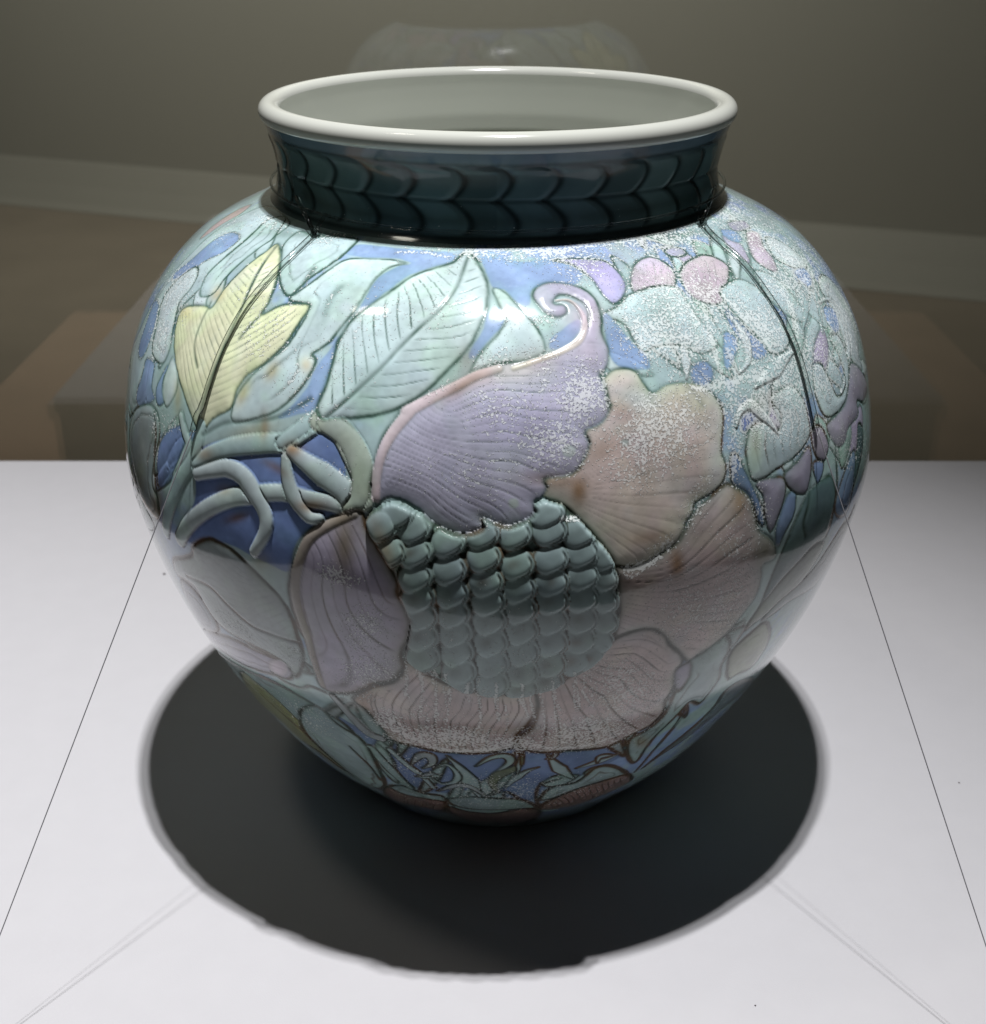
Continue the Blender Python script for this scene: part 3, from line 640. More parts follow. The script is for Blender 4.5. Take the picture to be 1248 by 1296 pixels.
shape('petal', px(('I', (590, 420), (660, 350), (720, 270), (738, 335), (722, 482), (690, 524), (620, 492))), (.30, .285, .36), h=.034)
shape('bud', px(('I', (738, 182), (780, 163), (828, 260), (802, 352), (760, 322), (740, 260))), (.34, .31, .38), h=.034)
shape('leaf', px(('I', (745, 360), (800, 350), (790, 430), (765, 470))), (.20, .28, .45), h=.016)
shape('leaf', px(('I', (310, 330), (340, 310), (400, 420), (440, 500), (480, 600), (490, 700), (440, 640), (400, 530), (320, 470))), (.18, .26, .42), h=.018)
# salmon petals
shape('petal', px(('C', (470, 1040), (510, 1000), (570, 984), (640, 1000), (682, 1060), (732, 1112), (800, 1070), (900, 1058), (985, 1072), (1052, 1122), (1105, 1195)), ('H', (1085, 30), (1105, 110), (1098, 210), (1095, 300), (1118, 370), (1110, 440), (1060, 505), (940, 580), (962, 602), (902, 678), (906, 702), (860, 782), (780, 832), (682, 892), (600, 914), (520, 890), (460, 790), (370, 680), (270, 590), (150, 530), (120, 440), (250, 250), (380, 100), (440, -30), (440, -130))), SALMON, h=.045, bevel=.06, edge=((.52, .54, .45), .05),
      fan=(px(('H', (180, 480), (420, 300), (600, 130), (760, 0))), px(('H', (330, 640), (480, 800), (560, 890))), 17, .45))
groove(px(('C', (690, 1070), (740, 1180))), 4, .3); groove(px(('C', (930, 1090), (990, 1180))), 4, .35)
shape('petal', px(('I', (245, 500), (290, 468), (350, 490), (410, 530), (440, 620), (462, 712), (530, 762), (548, 850), (480, 890), (472, 962), (440, 1060), (382, 1140), (312, 1230)), ('L', (1050, 150), (980, 192), (920, 232), (880, 202), (830, 150), (790, 100), (720, 66), (640, 76), (545, 112)), ('H', (520, 1200), (545, 1000), (525, 905), (600, 905), (690, 885), (790, 825), (865, 775), (905, 700), (960, 600))), SALM2, h=.040, bevel=.06, edge=((.30, .30, .27), .045),
      fan=(px(('H', (560, 900), (800, 860), (960, 640), (1060, 500))), px(('H', (560, 1180), (800, 1240), (1150, 1250))), 13, .9))
shape('petal', px(('L', (545, 112), (640, 76), (720, 66), (790, 96), (822, 150), (882, 202), (886, 242), (850, 292), (842, 372), (800, 442), (790, 502), (720, 572), (620, 622), (500, 682), (380, 702), (240, 712), (130, 716), (35, 692), (18, 640), (80, 602), (122, 520), (110, 440), (95, 385), (200, 345), (330, 285), (430, 215), (500, 145))), SALM2, h=.042, bevel=.06, edge=((.42, .39, .37), .04),
      fan=(px(('L', (100, 400), (90, 560), (40, 680))), px(('L', (520, 130), (700, 110), (840, 210))), 14, .9))
shape('petal', px(('K', (470, 225), (560, 288), (650, 338), (780, 384), (900, 400), (1040, 404), (1142, 388), (1168, 480), (1112, 572), (1062, 622), (1050, 682), (960, 712), (800, 722), (650, 712), (520, 682), (400, 652), (340, 582), (260, 492), (195, 432), (300, 370), (400, 345), (450, 300))), SALM2, h=.042, bevel=.06, edge=((.42, .385, .36), .035),
      fan=(px(('K', (460, 260), (300, 420), (380, 620))), px(('K', (1140, 400), (1160, 500), (1060, 660))), 18, 1.2))
# seed head with overlapping seeds
SH = shape('seed_head', px(('S', (20, 130), (70, 75), (160, 60), (300, 120), (420, 160), (490, 160), (560, 130), (650, 110), (770, 90), (800, 62), (850, 50), (940, 86), (1062, 208), (1152, 320), (1184, 450), (1188, 560), (1155, 680), (1085, 772), (960, 862), (820, 922), (650, 947), (500, 927), (370, 872), (270, 822), (195, 772), (208, 680), (195, 560), (145, 440), (85, 310), (25, 200))), (.13, .19, .17), h=.02, bevel=.03)
SEEDS = [[(95, 165), (128, 285)], [(165, 110)], [(240, 175), (246, 285), (248, 398), (262, 492), (275, 572), (278, 665), (285, 760)],
         [(398, 235), (404, 365), (414, 470), (420, 560), (430, 645), (438, 735), (450, 825), (440, 890)],
         [(555, 200), (562, 305), (572, 420), (582, 505), (588, 590), (592, 690), (598, 785), (598, 880)],
         [(700, 200), (712, 340), (720, 450), (728, 540), (732, 635), (738, 735), (735, 830), (735, 905)],
         [(850, 105), (862, 185), (868, 315), (872, 420), (872, 500), (870, 590), (868, 690), (862, 790), (850, 870)],
         [(1000, 195), (1008, 285), (1010, 390), (1008, 490), (1006, 585), (1000, 680), (975, 775)],
         [(1105, 305), (1110, 400), (1112, 495), (1112, 590), (1095, 680), (1050, 760)]]
sup = None
for colm in SEEDS:
    for (x, y) in colm:
        u, v = px(('S', (x, y)))[0]
        c0 = np.array(to_surf(u, v)); ex = np.array(to_surf(u + 6, v)) - c0; ey = np.array(to_surf(u, v + 6)) - c0
        M = np.linalg.inv(np.stack([ex, ey], 1) / 6)
        W = window(np.array([c0, c0]), 0.13)
        dth = TH2[W] - c0[0]; dt = T2[W] - c0[1]
        a = M[0, 0] * dth + M[0, 1] * dt; b = M[1, 0] * dth + M[1, 1] * dt
        a, b = 0.88 * a - 0.47 * b, 0.47 * a + 0.88 * b
        big = 1.0 if x < 1080 else 0.78
        qx = a / (24.5 * big); qy = (b - 1) / 19.0
        # broad tile: flat top edge, rounded lower right edge standing proud
        qq = (np.abs(qx) ** 2.5 + np.abs(np.where(qy < 0, qy * 0.85, qy)) ** 2.5) ** (1 / 2.5)
        tilt = 0.62 * qx + 0.78 * qy
        ins = (qq < 1) & (ID[W] >= SH)
        hgt = 0.022 + 0.042 * np.sqrt(np.clip(1 - qq ** 3, 0, 1)) * (1 + 0.40 * tilt) - 0.012 * np.exp(-((qq - 0.70) / 0.07) ** 2) * ss(tilt, 0.1, 0.5)
        up_ = ins & (hgt > Hh[W])
        k = part_id('seed', SH)
        Hh[W] = np.where(up_, hgt, Hh[W]); ID[W] = np.where(up_, k, ID[W])
        gl = np.exp(-((qq - 0.70) / 0.05) ** 2) * ss(tilt, 0.1, 0.5) * 0.5 + ss(qq, 0.78, 0.98) * 1.1 + 0.45 * np.exp(-((qx + 0.15) ** 2 * 6 + (qy + 0.25) ** 2 * 9)) * (0.5 + 0.5 * np.sin(x * 1.3 + y))
        GRV[W] = np.where(up_, gl, GRV[W])
        COL[W] = np.where(up_[..., None], np.array(SEED, np.float32), COL[W])
# lavender petals
shape('petal', px(('F', (1250, 598), (1120, 650), (1000, 720), (940, 820), (908, 920), (898, 1050), (925, 1150), (960, 1248)), ('J', (870, 130), (900, 260), (945, 370), (1000, 402), (1100, 405), (1160, 385)), ('K', (220, 405), (300, 358), (400, 342), (462, 270), (450, 200), (490, 100), (502, 0)), ('G', (500, 1180), (470, 1120), (432, 1040), (430, 980), (380, 880), (310, 770), (265, 690), (250, 630))), LAV2, h=.050, bevel=.06, edge=((.27, .24, .22), .03),
      fan=(px(('F', (960, 860), (930, 1000), (980, 1240))), px(('G', (250, 660), (330, 820), (420, 1040))), 9, .7))
stroke(None, px(('F', (1240, 620), (1110, 680), (1010, 750), (960, 850), (935, 960), (940, 1080), (975, 1200)), ('J', (860, 60), (905, 230), (950, 360))), (6, 7, 5), (.27, .24, .21), h=.02, base=.035, line=.35)
shape('petal', px(('G', (330, 575), (300, 555), (290, 500), (308, 350), (350, 232), (420, 130), (500, 50)), ('B', (420, 1225), (500, 1172), (640, 1102), (760, 1042), (830, 1002), (960, 962), (1100, 942), (1180, 912)), ('C', (120, 930), (250, 892), (330, 852), (372, 790), (400, 712), (372, 642), (300, 602), (235, 598), (212, 640), (268, 650), (282, 690), (240, 716), (180, 702), (130, 652), (98, 600), (128, 550), (200, 528), (300, 540), (390, 580), (442, 640), (462, 720), (462, 790), (492, 860), (502, 920), (482, 990), (452, 1012), (472, 1060), (492, 1130), (500, 1200)), ('H', (512, 60), (490, 112), (450, 160), (378, 190), (402, 250), (382, 320), (330, 400), (260, 432), (158, 440), (178, 480), (150, 540), (108, 560), (115, 610), (80, 650), (0, 682)), ('G', (1000, 692), (940, 672), (868, 648), (885, 695), (800, 732), (700, 712), (620, 672), (540, 602), (450, 552), (380, 542))), LAV, h=.055, bevel=.06, lw=.008, n=4,
      fan=(px(('B', (700, 1120), (900, 1010), (1150, 985)), ('C', (250, 960), (420, 980))), px(('G', (380, 470), (470, 500), (560, 540), (680, 640), (800, 715))), 21, 1.15))
stroke(None, px(('G', (318, 545), (322, 420), (350, 300), (410, 190), (500, 80)), ('B', (480, 1210), (600, 1145), (740, 1075), (850, 1020), (960, 985))), (5, 7, 5), (.52, .44, .47), h=.018, base=.045, line=.30)
stroke(None, px(('C', (225, 625), (290, 625), (345, 670), (375, 740), (350, 830), (260, 890), (130, 940), (0, 985))), (1.5, 4, 3), (.60, .57, .52), h=.016, base=.05, line=.12)
groove(px(('C', (222, 640), (260, 625), (320, 650), (350, 720))), 1.6, .5)
for (u, v, r) in ((650, 637, 8), (790, 560, 6), (720, 571, 9)):
    shape(None, oval(u, v, r, r * .9), (.46, .50, .50), flat=True, line=.15)

BR = (.24, .125, .035); DGR = (.07, .13, .09)
TINTS = [  # u, v, ru, rv, rot, colour, amount: iron streaks, green runs, softly mixed glaze colours, painted shade at the foot
    (732, 622, 10, 16, 0, BR, .75), (856, 712, 9, 20, 0, BR, .8), (700, 608, 40, 10, .1, BR, .45), (760, 570, 25, 14, -.4, BR, .30), (935, 635, 9, 20, 0, BR, .55),
    (662, 545, 60, 40, 0, (.36, .35, .52), .4), (640, 470, 70, 18, -.3, (.50, .42, .34), .5), (585, 490, 30, 8, -.6, BR, .45), (590, 455, 12, 16, 0, BR, .3),
    (740, 400, 25, 22, 0, (.56, .45, .56), .6), (745, 450, 14, 22, 0, PINK, .3), (437, 690, 14, 40, 0, (.16, .13, .06), .75), (490, 690, 10, 40, -.4, BR, .5),
    (372, 568, 12, 10, 0, BR, .8), (262, 575, 12, 10, 0, BR, .55), (395, 640, 20, 8, 0, BR, .7), (350, 592, 20, 6, .5, BR, .5), (300, 655, 14, 6, -.3, BR, .6), (285, 620, 12, 8, 0, BR, .4),
    (345, 470, 8, 14, .5, (.42, .33, .12), .6), (308, 498, 8, 18, .4, (.45, .37, .14), .6), (275, 372, 8, 12, .5, (.50, .40, .16), .6), (236, 396, 12, 10, 0, (.50, .42, .20), .5), (225, 500, 5, 25, 0, (.40, .33, .16), .5),
    (388, 462, 8, 10, 0, (.50, .42, .25), .6), (200, 640, 8, 26, 0, BR, .6), (178, 600, 8, 30, 0, (.28, .24, .12), .5), (322, 545, 30, 10, -.2, (.33, .30, .16), .5), (335, 540, 6, 20, 0, BR, .5),
    (330, 710, 12, 14, 0, (.30, .23, .12), .4), (800, 505, 26, 18, 0, (.42, .50, .58), .45), (790, 525, 22, 14, .5, (.58, .40, .33), .5), (885, 520, 14, 30, -.3, (.46, .44, .28), .5), (905, 590, 12, 40, 0, (.50, .54, .58), .5),
    (560, 905, 90, 28, 0, (.20, .165, .15), .45), (720, 890, 60, 30, .3, (.25, .18, .16), .35), (460, 885, 16, 12, 0, BR, .6), (870, 770, 60, 50, 0, (.24, .19, .19), .35), (965, 700, 12, 18, 0, (.16, .15, .07), .7),
    (820, 680, 30, 10, -.1, BR, .4), (800, 735, 30, 10, 0, (.17, .12, .09), .5), (655, 945, 7, 12, 0, BR, .7), (812, 938, 10, 8, 0, BR, .5),
    (640, 755, 120, 20, .05, (.10, .15, .14), .30), (545, 690, 60, 50, 0, (.16, .22, .18), .25), (690, 300, 130, 7, 0, DGR, .85), (480, 297, 120, 4, 0, DGR, .8), (840, 296, 60, 6, -.05, DGR, .7),
    (968, 505, 22, 14, -.5, (.40, .40, .26), .5), (955, 560, 10, 30, 0, (.40, .42, .25), .5), (830, 395, 40, 25, .2, (.33, .49, .42), .5), (780, 330, 60, 30, 0, (.42, .40, .58), .25),
    (470, 500, 40, 40, 0, (.33, .50, .45), .45), (560, 400, 40, 60, .3, (.48, .60, .55), .5), (300, 760, 50, 50, 0, (.24, .27, .27), .4),
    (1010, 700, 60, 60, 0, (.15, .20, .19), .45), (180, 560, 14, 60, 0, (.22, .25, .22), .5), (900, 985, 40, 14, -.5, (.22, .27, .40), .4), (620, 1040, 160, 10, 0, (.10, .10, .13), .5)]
RUNS = []
rr_ = random.Random(5)
for k_ in range(30):   # drips of crystals below the seed head and down the bottom petals
    x0 = rr_.uniform(505, 790); y0 = 872 - abs(x0 - 640) * 0.16 + rr_.uniform(-20, 18); ln_ = rr_.uniform(22, 62)
    RUNS.append(([(x0, y0), (x0 + rr_.uniform(-4, 6), y0 + ln_ * .5), (x0 + rr_.uniform(-2, 10), y0 + ln_)], rr_.uniform(1.8, 3.2), rr_.uniform(.6, .9)))
RUNS += [(px(('K', (480, 230), (620, 300), (760, 380), (950, 405))), 5, .62), (px(('K', (330, 560), (460, 610), (640, 690), (820, 705), (1010, 680))), 9, .95), (px(('L', (60, 660), (200, 690), (400, 670), (560, 610))), 8, .85),
         (px(('B', (420, 375), (560, 370), (700, 400))), 4, .8), (px(('B', (800, 370), (1000, 350), (1248, 360))), 8, .85), (px(('C', (0, 350), (200, 370), (420, 320), (560, 300), (760, 260), (920, 220))), 10, .9), (px(('C', (470, 1000), (480, 1100), (500, 1180))), 5, .7),
         (px(('H', (240, 640), (340, 650))), 4, .8), (px(('H', (590, 920), (700, 890), (760, 850))), 7, .9), (px(('E', (270, 600), (400, 740), (520, 880))), 5, .85), (px(('E', (120, 1090), (300, 1060), (480, 1000))), 9, .85), (px(('E', (560, 560), (640, 700), (650, 830))), 9, .85), (px(('T', (120, 250), (200, 420), (330, 440), (480, 470))), 7, .9), (px(('C', (1090, 560), (1000, 640), (1060, 900), (1100, 1040))), 7, .85)]
DRIFTS = [  # u, v, ru, rv, rot, amount: drifts of white crystals
    (690, 322, 130, 16, 0, .60), (560, 312, 90, 8, 0, .42), (790, 300, 60, 18, -.1, .70), (850, 300, 80, 26, -.15, .68), (920, 270, 50, 30, .3, .66), (960, 300, 60, 40, .6, .62), (880, 390, 110, 60, .3, .66), (850, 430, 90, 50, .3, .72), (960, 420, 60, 60, .4, .72),
    (1000, 350, 60, 60, .6, .70), (1010, 460, 70, 70, 0, .70), (970, 520, 70, 50, 0, .70), (1000, 540, 60, 40, 0, .50), (925, 500, 22, 60, 0, .62), (1060, 420, 40, 90, .2, .56), (1075, 560, 30, 40, 0, .42), (890, 490, 30, 20, 0, .62), (930, 570, 14, 60, 0, .60),
    (735, 500, 46, 50, .4, .74), (700, 560, 60, 44, .3, .60), (640, 520, 80, 50, 0, .38), (600, 600, 110, 50, 0, .34), (690, 470, 20, 50, .2, .46), (735, 340, 50, 30, 0, .50), (690, 405, 22, 12, 0, .58), (700, 430, 10, 12, 0, .60),
    (560, 490, 30, 10, -.6, .46), (610, 660, 60, 14, 0, .36), (830, 550, 70, 60, 0, .68), (850, 530, 60, 40, .2, .66), (800, 600, 60, 30, 0, .42), (880, 640, 26, 60, .3, .46), (840, 690, 30, 14, -.4, .50), (800, 725, 20, 10, -.2, .58), (930, 690, 40, 40, 0, .46), (870, 770, 60, 60, 0, .52), (920, 760, 40, 70, .3, .56),
    (570, 932, 100, 20, .05, .86), (650, 942, 60, 14, 0, .84), (500, 915, 40, 18, .4, .80), (740, 925, 90, 26, -.15, .80), (790, 870, 70, 50, 0, .66), (540, 905, 60, 30, 0, .44), (610, 870, 70, 12, .1, .44), (700, 860, 50, 14, -.3, .40), (535, 850, 20, 14, .4, .50),
    (470, 850, 50, 30, 0, .62), (430, 728, 34, 14, .3, .74), (460, 790, 36, 40, 0, .58), (450, 880, 50, 10, .1, .50), (390, 905, 60, 20, .6, .42), (640, 1000, 150, 30, 0, .44), (520, 970, 60, 30, .4, .40), (380, 830, 50, 18, .6, .44), (300, 790, 50, 20, .6, .38),
    (225, 370, 36, 70, .4, .44), (205, 420, 18, 40, .2, .50), (290, 290, 60, 20, -.6, .36), (340, 280, 40, 12, .4, .46), (470, 400, 90, 70, 0, .26), (420, 300, 50, 12, -.3, .42), (440, 450, 60, 60, 0, .28), (330, 420, 60, 80, 0, .24), (370, 480, 30, 30, 0, .28), (560, 380, 40, 70, .3, .26), (640, 450, 60, 18, -.2, .44), (640, 400, 40, 40, 0, .30),
    (215, 535, 24, 20, 0, .42), (400, 520, 70, 20, -.3, .26), (340, 570, 60, 20, 0, .22), (430, 600, 50, 50, 0, .22), (960, 650, 30, 50, 0, .40), (620, 780, 130, 70, 0, .20), (560, 800, 30, 50, 0, .34), (650, 830, 80, 30, 0, .32)]


# ------------------------------------------------------------------ soft tints, iron streaks and crystal drifts, laid over the carving
def blob(u, v, ru, rv, rot=0.0):
    c, s = math.cos(rot), math.sin(rot)
    a = (PX - u) * c + (PY - v) * s; b = -(PX - u) * s + (PY - v) * c
    return np.exp(-((a / ru) ** 2 + (b / rv) ** 2)).astype(np.float32)
FRONT_OK = np.cos(TH2) > -0.1
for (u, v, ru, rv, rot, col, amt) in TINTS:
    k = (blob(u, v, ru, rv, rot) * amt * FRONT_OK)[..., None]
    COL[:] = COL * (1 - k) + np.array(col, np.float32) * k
for (u, v, ru, rv, rot, amt) in DRIFTS:
    CRY[:] = np.maximum(CRY, blob(u, v, ru, rv, rot) * amt * FRONT_OK)
# crystals gather along the cut lines on the upper half
for pts, w_, amt in RUNS:
    Q = surf_path(pts, False, 5); W = window(Q, 0.04)
    d = seg_dist(TH2[W].astype(np.float32), T2[W].astype(np.float32), Q, False) * R2[W] + 0.006 * (VN_HI[W] - 0.5)
    CRY[W] = np.maximum(CRY[W], amt * np.exp(-(d * 300 / w_) ** 2))
edge_k = np.exp(-((GRV - 0.5) / 0.32) ** 2) * ss(-PY, -740, -560)
CRY[:] = np.clip(CRY + 0.40 * edge_k * (0.5 + VN_MID) * ss(VN_LO, 0.25, 0.6), 0, 1)
# pooled glaze: green in the upper grooves, brown black lower down where the iron shows
g = np.clip(GRV * (1 + 0.25 * soft(PY, 640, 780)) * (0.62 + 0.85 * soft(0.5 * VN_MID + 0.5 * VN_LO, 0.28, 0.72)), 0, 1)[..., None] * 0.92
COL *= (0.86 + 0.28 * VN_MID)[..., None] * (0.90 + 0.20 * VN_HI)[..., None]
VN_A = 0.6 * vnoise(12) + 0.4 * vnoise(30); VN_B = 0.6 * vnoise(10) + 0.4 * vnoise(26)
aq = (0.42 * soft(VN_A, 0.45, 0.75))[..., None]                 # aqua and blue run into each other
COL[:] = COL * (1 - aq) + COL * np.array((.98, 1.12, .92), np.float32) * aq
bl_ = (0.30 * soft(VN_B, 0.5, 0.8))[..., None]
COL[:] = COL * (1 - bl_) + (0.55 * COL + 0.45 * np.array((.30, .40, .52), np.float32) * COL.mean(-1, keepdims=True) / .40) * bl_
lowk = ss(PY, 470, 760)[..., None]
pool = np.array((.030, .080, .055), np.float32) * (1 - lowk) + np.array((.026, .030, .020), np.float32) * lowk
iron = (soft(VN_LO, 0.42, 0.66) * soft(PY, 430, 560) * soft(VN_MID, 0.3, 0.6))[..., None]
pool = pool * (1 - iron) + np.array((.085, .040, .012), np.float32) * iron
COL[:] = COL * (1 - g) + pool * g

# the carving is shallow: leaves and petals lowest, stems and seeds a little prouder
AMP = np.array([0.21 if n in ('body', 'leaf', 'petal', 'bud') else 0.19 for n, p in PARTS], np.float32)
AMP[[i for i, (n, p) in enumerate(PARTS) if n in ('seed', 'seed_head')]] = 0.52
amp = AMP[ID]
for _ in range(3):
    amp[1:-1, 1:-1] = (amp[1:-1, 1:-1] * 2 + amp[:-2, 1:-1] + amp[2:, 1:-1] + amp[1:-1, :-2] + amp[1:-1, 2:]) / 6
Hh *= amp

# a piece cut in two by one lying over it becomes two pieces; crumbs go back to the ground
for k in range(1, len(PARTS)):
    ys, xs = np.nonzero(ID == k)
    if len(ys) < 40:
        ID[ys, xs] = 0; continue
    y0, y1, x0, x1 = ys.min(), ys.max() + 1, xs.min(), xs.max() + 1
    M_ = np.zeros((y1 - y0 + 2, x1 - x0 + 2), bool); M_[1:-1, 1:-1] = ID[y0:y1, x0:x1] == k
    lab = np.where(M_, np.arange(M_.size).reshape(M_.shape) + 1, 0)
    while True:                                     # sweep the largest label along rows and columns until nothing changes
        old = lab.sum()
        for ax in (0, 1):
            for fl in (1, -1):
                V_ = lab if fl == 1 else lab[::-1, ::-1]
                V_ = V_ if ax == 0 else V_.T
                for r in range(1, V_.shape[0]):
                    V_[r] = np.where(V_[r] > 0, np.where(V_[r - 1] > 0, np.maximum(V_[r], V_[r - 1]), V_[r]), 0)
        if lab.sum() == old: break
    ids_, cnt_ = np.unique(lab[lab > 0], return_counts=True)
    for l_, c_ in sorted(zip(ids_, cnt_), key=lambda t: -t[1])[1:]:
        yy, xx = np.nonzero(lab == l_)
        if c_ < 60: ID[yy + y0 - 1, xx + x0 - 1] = 0
        else:
            nm, pr = PARTS[k]; kk = part_id('seed' if nm == 'seed_head' else nm, k if nm == 'seed_head' else pr)
            ID[yy + y0 - 1, xx + x0 - 1] = kk

# ------------------------------------------------------------------ mesh the body: parts are patches of one carved surface
fade = (ss(TH_F, -1.80, -1.62) * ss(-TH_F, -1.80, -1.62))[None].astype(np.float32)
nb = len(TH_B)
src = np.clip(((TH_B - math.pi - TH_F[0]) / CELL).round().astype(int), 0, NF - 1)
fb = ss(np.abs(TH_B - math.pi), math.pi - 1.80, math.pi - 1.95)[None].astype(np.float32)
BASEC = np.array(CEL, np.float32)
H_all = np.concatenate([Hh * fade, Hh[:, src] * fb], 1)
C_all = np.concatenate([COL * fade[..., None] + BASEC * (1 - fade[..., None]), COL[:, src] * fb[..., None] + BASEC * (1 - fb[..., None])], 1)
K_all = np.concatenate([CRY, CRY[:, src]], 1)
ID_all = np.concatenate([ID, np.zeros((NT, nb), np.int32)], 1)
TH_all = np.concatenate([TH_F, TH_B]); NC = len(TH_all)
H_all[:6] *= np.linspace(0, 1, 6)[:, None]; H_all[-12:] *= np.linspace(1, 0, 12)[:, None]
dR = np.gradient(RT, TT); dZ = np.gradient(ZT, TT); nl = np.hypot(dR, dZ); nR = -dZ / nl; nZ = dR / nl     # outward normal of the profile
Rr = RT[:, None] + nR[:, None] * H_all; Zr = ZT[:, None] + nZ[:, None] * H_all
XYZ = np.stack([Rr * np.sin(TH_all), -Rr * np.cos(TH_all), Zr], -1) * U
du = np.roll(XYZ, -1, 1) - np.roll(XYZ, 1, 1)
dv = np.gradient(XYZ, axis=0)
NRM = np.cross(dv, du); NRM /= np.linalg.norm(NRM, axis=-1, keepdims=True) + 1e-12
if (NRM[NT // 2, NF // 2] @ np.array([0, -1, 0])) < 0: NRM = -NRM

PRF = np.stack([nR[:, None] * np.sin(TH_all), -nR[:, None] * np.cos(TH_all), nZ[:, None] * np.ones_like(TH_all)], -1)
SMN = PRF * 0.91 + NRM * 0.09; SMN /= np.linalg.norm(SMN, axis=-1, keepdims=True)

vase = empty('vase'); tag(vase, 'round porcelain vase carved with flowers and leaves, standing on the white plinth', 'vase')
def grid_mesh(name, XYZ, NRM, SMN, colr, cry, quads, mat, parent):
    used, inv = np.unique(quads.ravel(), return_inverse=True)
    me = bpy.data.meshes.new(name)
    nv, nq = len(used), len(quads)
    me.vertices.add(nv); me.loops.add(nq * 4); me.polygons.add(nq)
    me.vertices.foreach_set('co', XYZ.reshape(-1, 3)[used].astype(np.float32).ravel())
    me.loops.foreach_set('vertex_index', inv.astype(np.int32).ravel())
    me.polygons.foreach_set('loop_start', np.arange(0, nq * 4, 4, dtype=np.int32))
    me.polygons.foreach_set('use_smooth', np.ones(nq, bool))
    me.update(calc_edges=True)
    a = me.attributes.new('custom_normal', 'FLOAT_VECTOR', 'POINT'); a.data.foreach_set('vector', NRM.reshape(-1, 3)[used].astype(np.float32).ravel())
    a = me.attributes.new('glaze_normal', 'FLOAT_VECTOR', 'POINT'); a.data.foreach_set('vector', SMN.reshape(-1, 3)[used].astype(np.float32).ravel())
    if colr is not None:
        a = me.attributes.new('glaze_colour', 'FLOAT_COLOR', 'POINT')
        rgba = np.ones((nv, 4), np.float32); rgba[:, :3] = colr.reshape(-1, 3)[used]
        a.data.foreach_set('color', rgba.ravel())
        a = me.attributes.new('crystal', 'FLOAT', 'POINT'); a.data.foreach_set('value', cry.ravel()[used].astype(np.float32))
    return link_mesh(name, me, mat, parent)
ii, jj = np.meshgrid(np.arange(NT - 1), np.arange(NC), indexing='ij')
j2 = (jj + 1) % NC
QUADS = np.stack([ii * NC + jj, (ii + 1) * NC + jj, (ii + 1) * NC + j2, ii * NC + j2], -1).reshape(-1, 4)
QID = ID_all[ii, jj].ravel()
OBJ = {}
order = np.argsort(QID, kind='stable'); qs = QID[order]; cuts = np.searchsorted(qs, np.arange(len(PARTS) + 1))
for k, (name, par) in enumerate(PARTS):
    sel = order[cuts[k]:cuts[k + 1]]
    if len(sel) == 0: continue
    OBJ[k] = grid_mesh(name, XYZ, NRM, SMN, C_all, K_all, QUADS[sel], GLAZE, OBJ.get(par, vase) if par else vase)

# ------------------------------------------------------------------ neck with a braid of overlapping leaf scales
NZ_ = np.array([2.815, 2.835, 2.87, 2.92, 2.99, 3.06, 3.11, 3.142]); NR_ = np.array([.975, .953, .940, .933, .937, .953, .972, .985])
def neck_r(z): return spline(NZ_, NR_, z)
NSC = 33; NZN = 150; NTN = NSC * 30
zn = np.linspace(2.815, 3.142, NZN); tn = np.arange(NTN) / NTN * 2 * math.pi
A2, Z2 = np.meshgrid(tn, zn)
mid = 2.965; half = 0.125
q = (Z2 - mid) / half                                       # -1..1 across the braid
a_ = A2 / (2 * math.pi) * NSC
sl = a_ - 0.75 * np.abs(q) ** 0.85 + 0.55 * np.abs(q) ** 3.2 + 0.10 * q + 0.03 * np.sin(a_ * 1.7)
cell = np.floor(sl); fr = sl - cell
prof = np.clip(fr, 0, 1) ** 0.7 * (1 - ss(fr, 0.72, 1.0))  # each scale rises to its rounded leading edge
env = ss(1.08 - np.abs(q), 0, 0.22)
split = np.exp(-(q / 0.07) ** 2)
hn = env * (0.009 * prof - 0.003 * split)
gn = env * np.maximum(ss(fr, 0.86, 0.97), np.exp(-(fr / 0.08) ** 2)) + 0.4 * env * split
gn = np.maximum(gn, 0.7 * np.exp(-((np.abs(q) - 1.07) / 0.06) ** 2))
hn = hn * ss(zn, 2.815, 2.84)[:, None] * ss(-zn, -3.142, -3.12)[:, None]
sid = np.where((np.abs(q) < 1.0), (cell.astype(int) % NSC) * 2 + (q > 0) + 1, 0)
rn = neck_r(zn)[:, None] + hn
XN = np.stack([rn * np.sin(A2), -rn * np.cos(A2), Z2], -1) * U
d1 = np.roll(XN, -1, 1) - np.roll(XN, 1, 1); d2 = np.gradient(XN, axis=0)
NN = np.cross(d1, d2); NN /= np.linalg.norm(NN, axis=-1, keepdims=True)
if NN[NZN // 2, 0] @ np.array([0, -1, 0]) < 0: NN = -NN
ns = np.gradient(neck_r(zn), zn); PN = np.stack([np.sin(A2), -np.cos(A2), -ns[:, None] * np.ones_like(A2)], -1); PN /= np.linalg.norm(PN, axis=-1, keepdims=True)
SNN = PN * 0.8 + NN * 0.2; SNN /= np.linalg.norm(SNN, axis=-1, keepdims=True)
cn = np.array((.105, .165, .165), np.float32)[None, None] * np.ones(A2.shape + (1,), np.float32)
topk = ss(zn, 3.07, 3.12)[:, None, None]; cn = cn * (1 - topk) + np.array((.13, .19, .23), np.float32) * topk
cn = cn * (1 + 0.25 * np.sin(cell * 2.7)[..., None] * env[..., None])
gk = np.clip(gn, 0, 1)[..., None] * 0.85; cn = cn * (1 - gk) + np.array((.012, .020, .020), np.float32) * gk
kn = (0.02 + 0.10 * ss(-q, -0.4, 0.8)) * np.ones_like(q)
ii, jj = np.meshgrid(np.arange(NZN - 1), np.arange(NTN), indexing='ij'); j2 = (jj + 1) % NTN
QN = np.stack([ii * NTN + jj, ii * NTN + j2, (ii + 1) * NTN + j2, (ii + 1) * NTN + jj], -1).reshape(-1, 4)
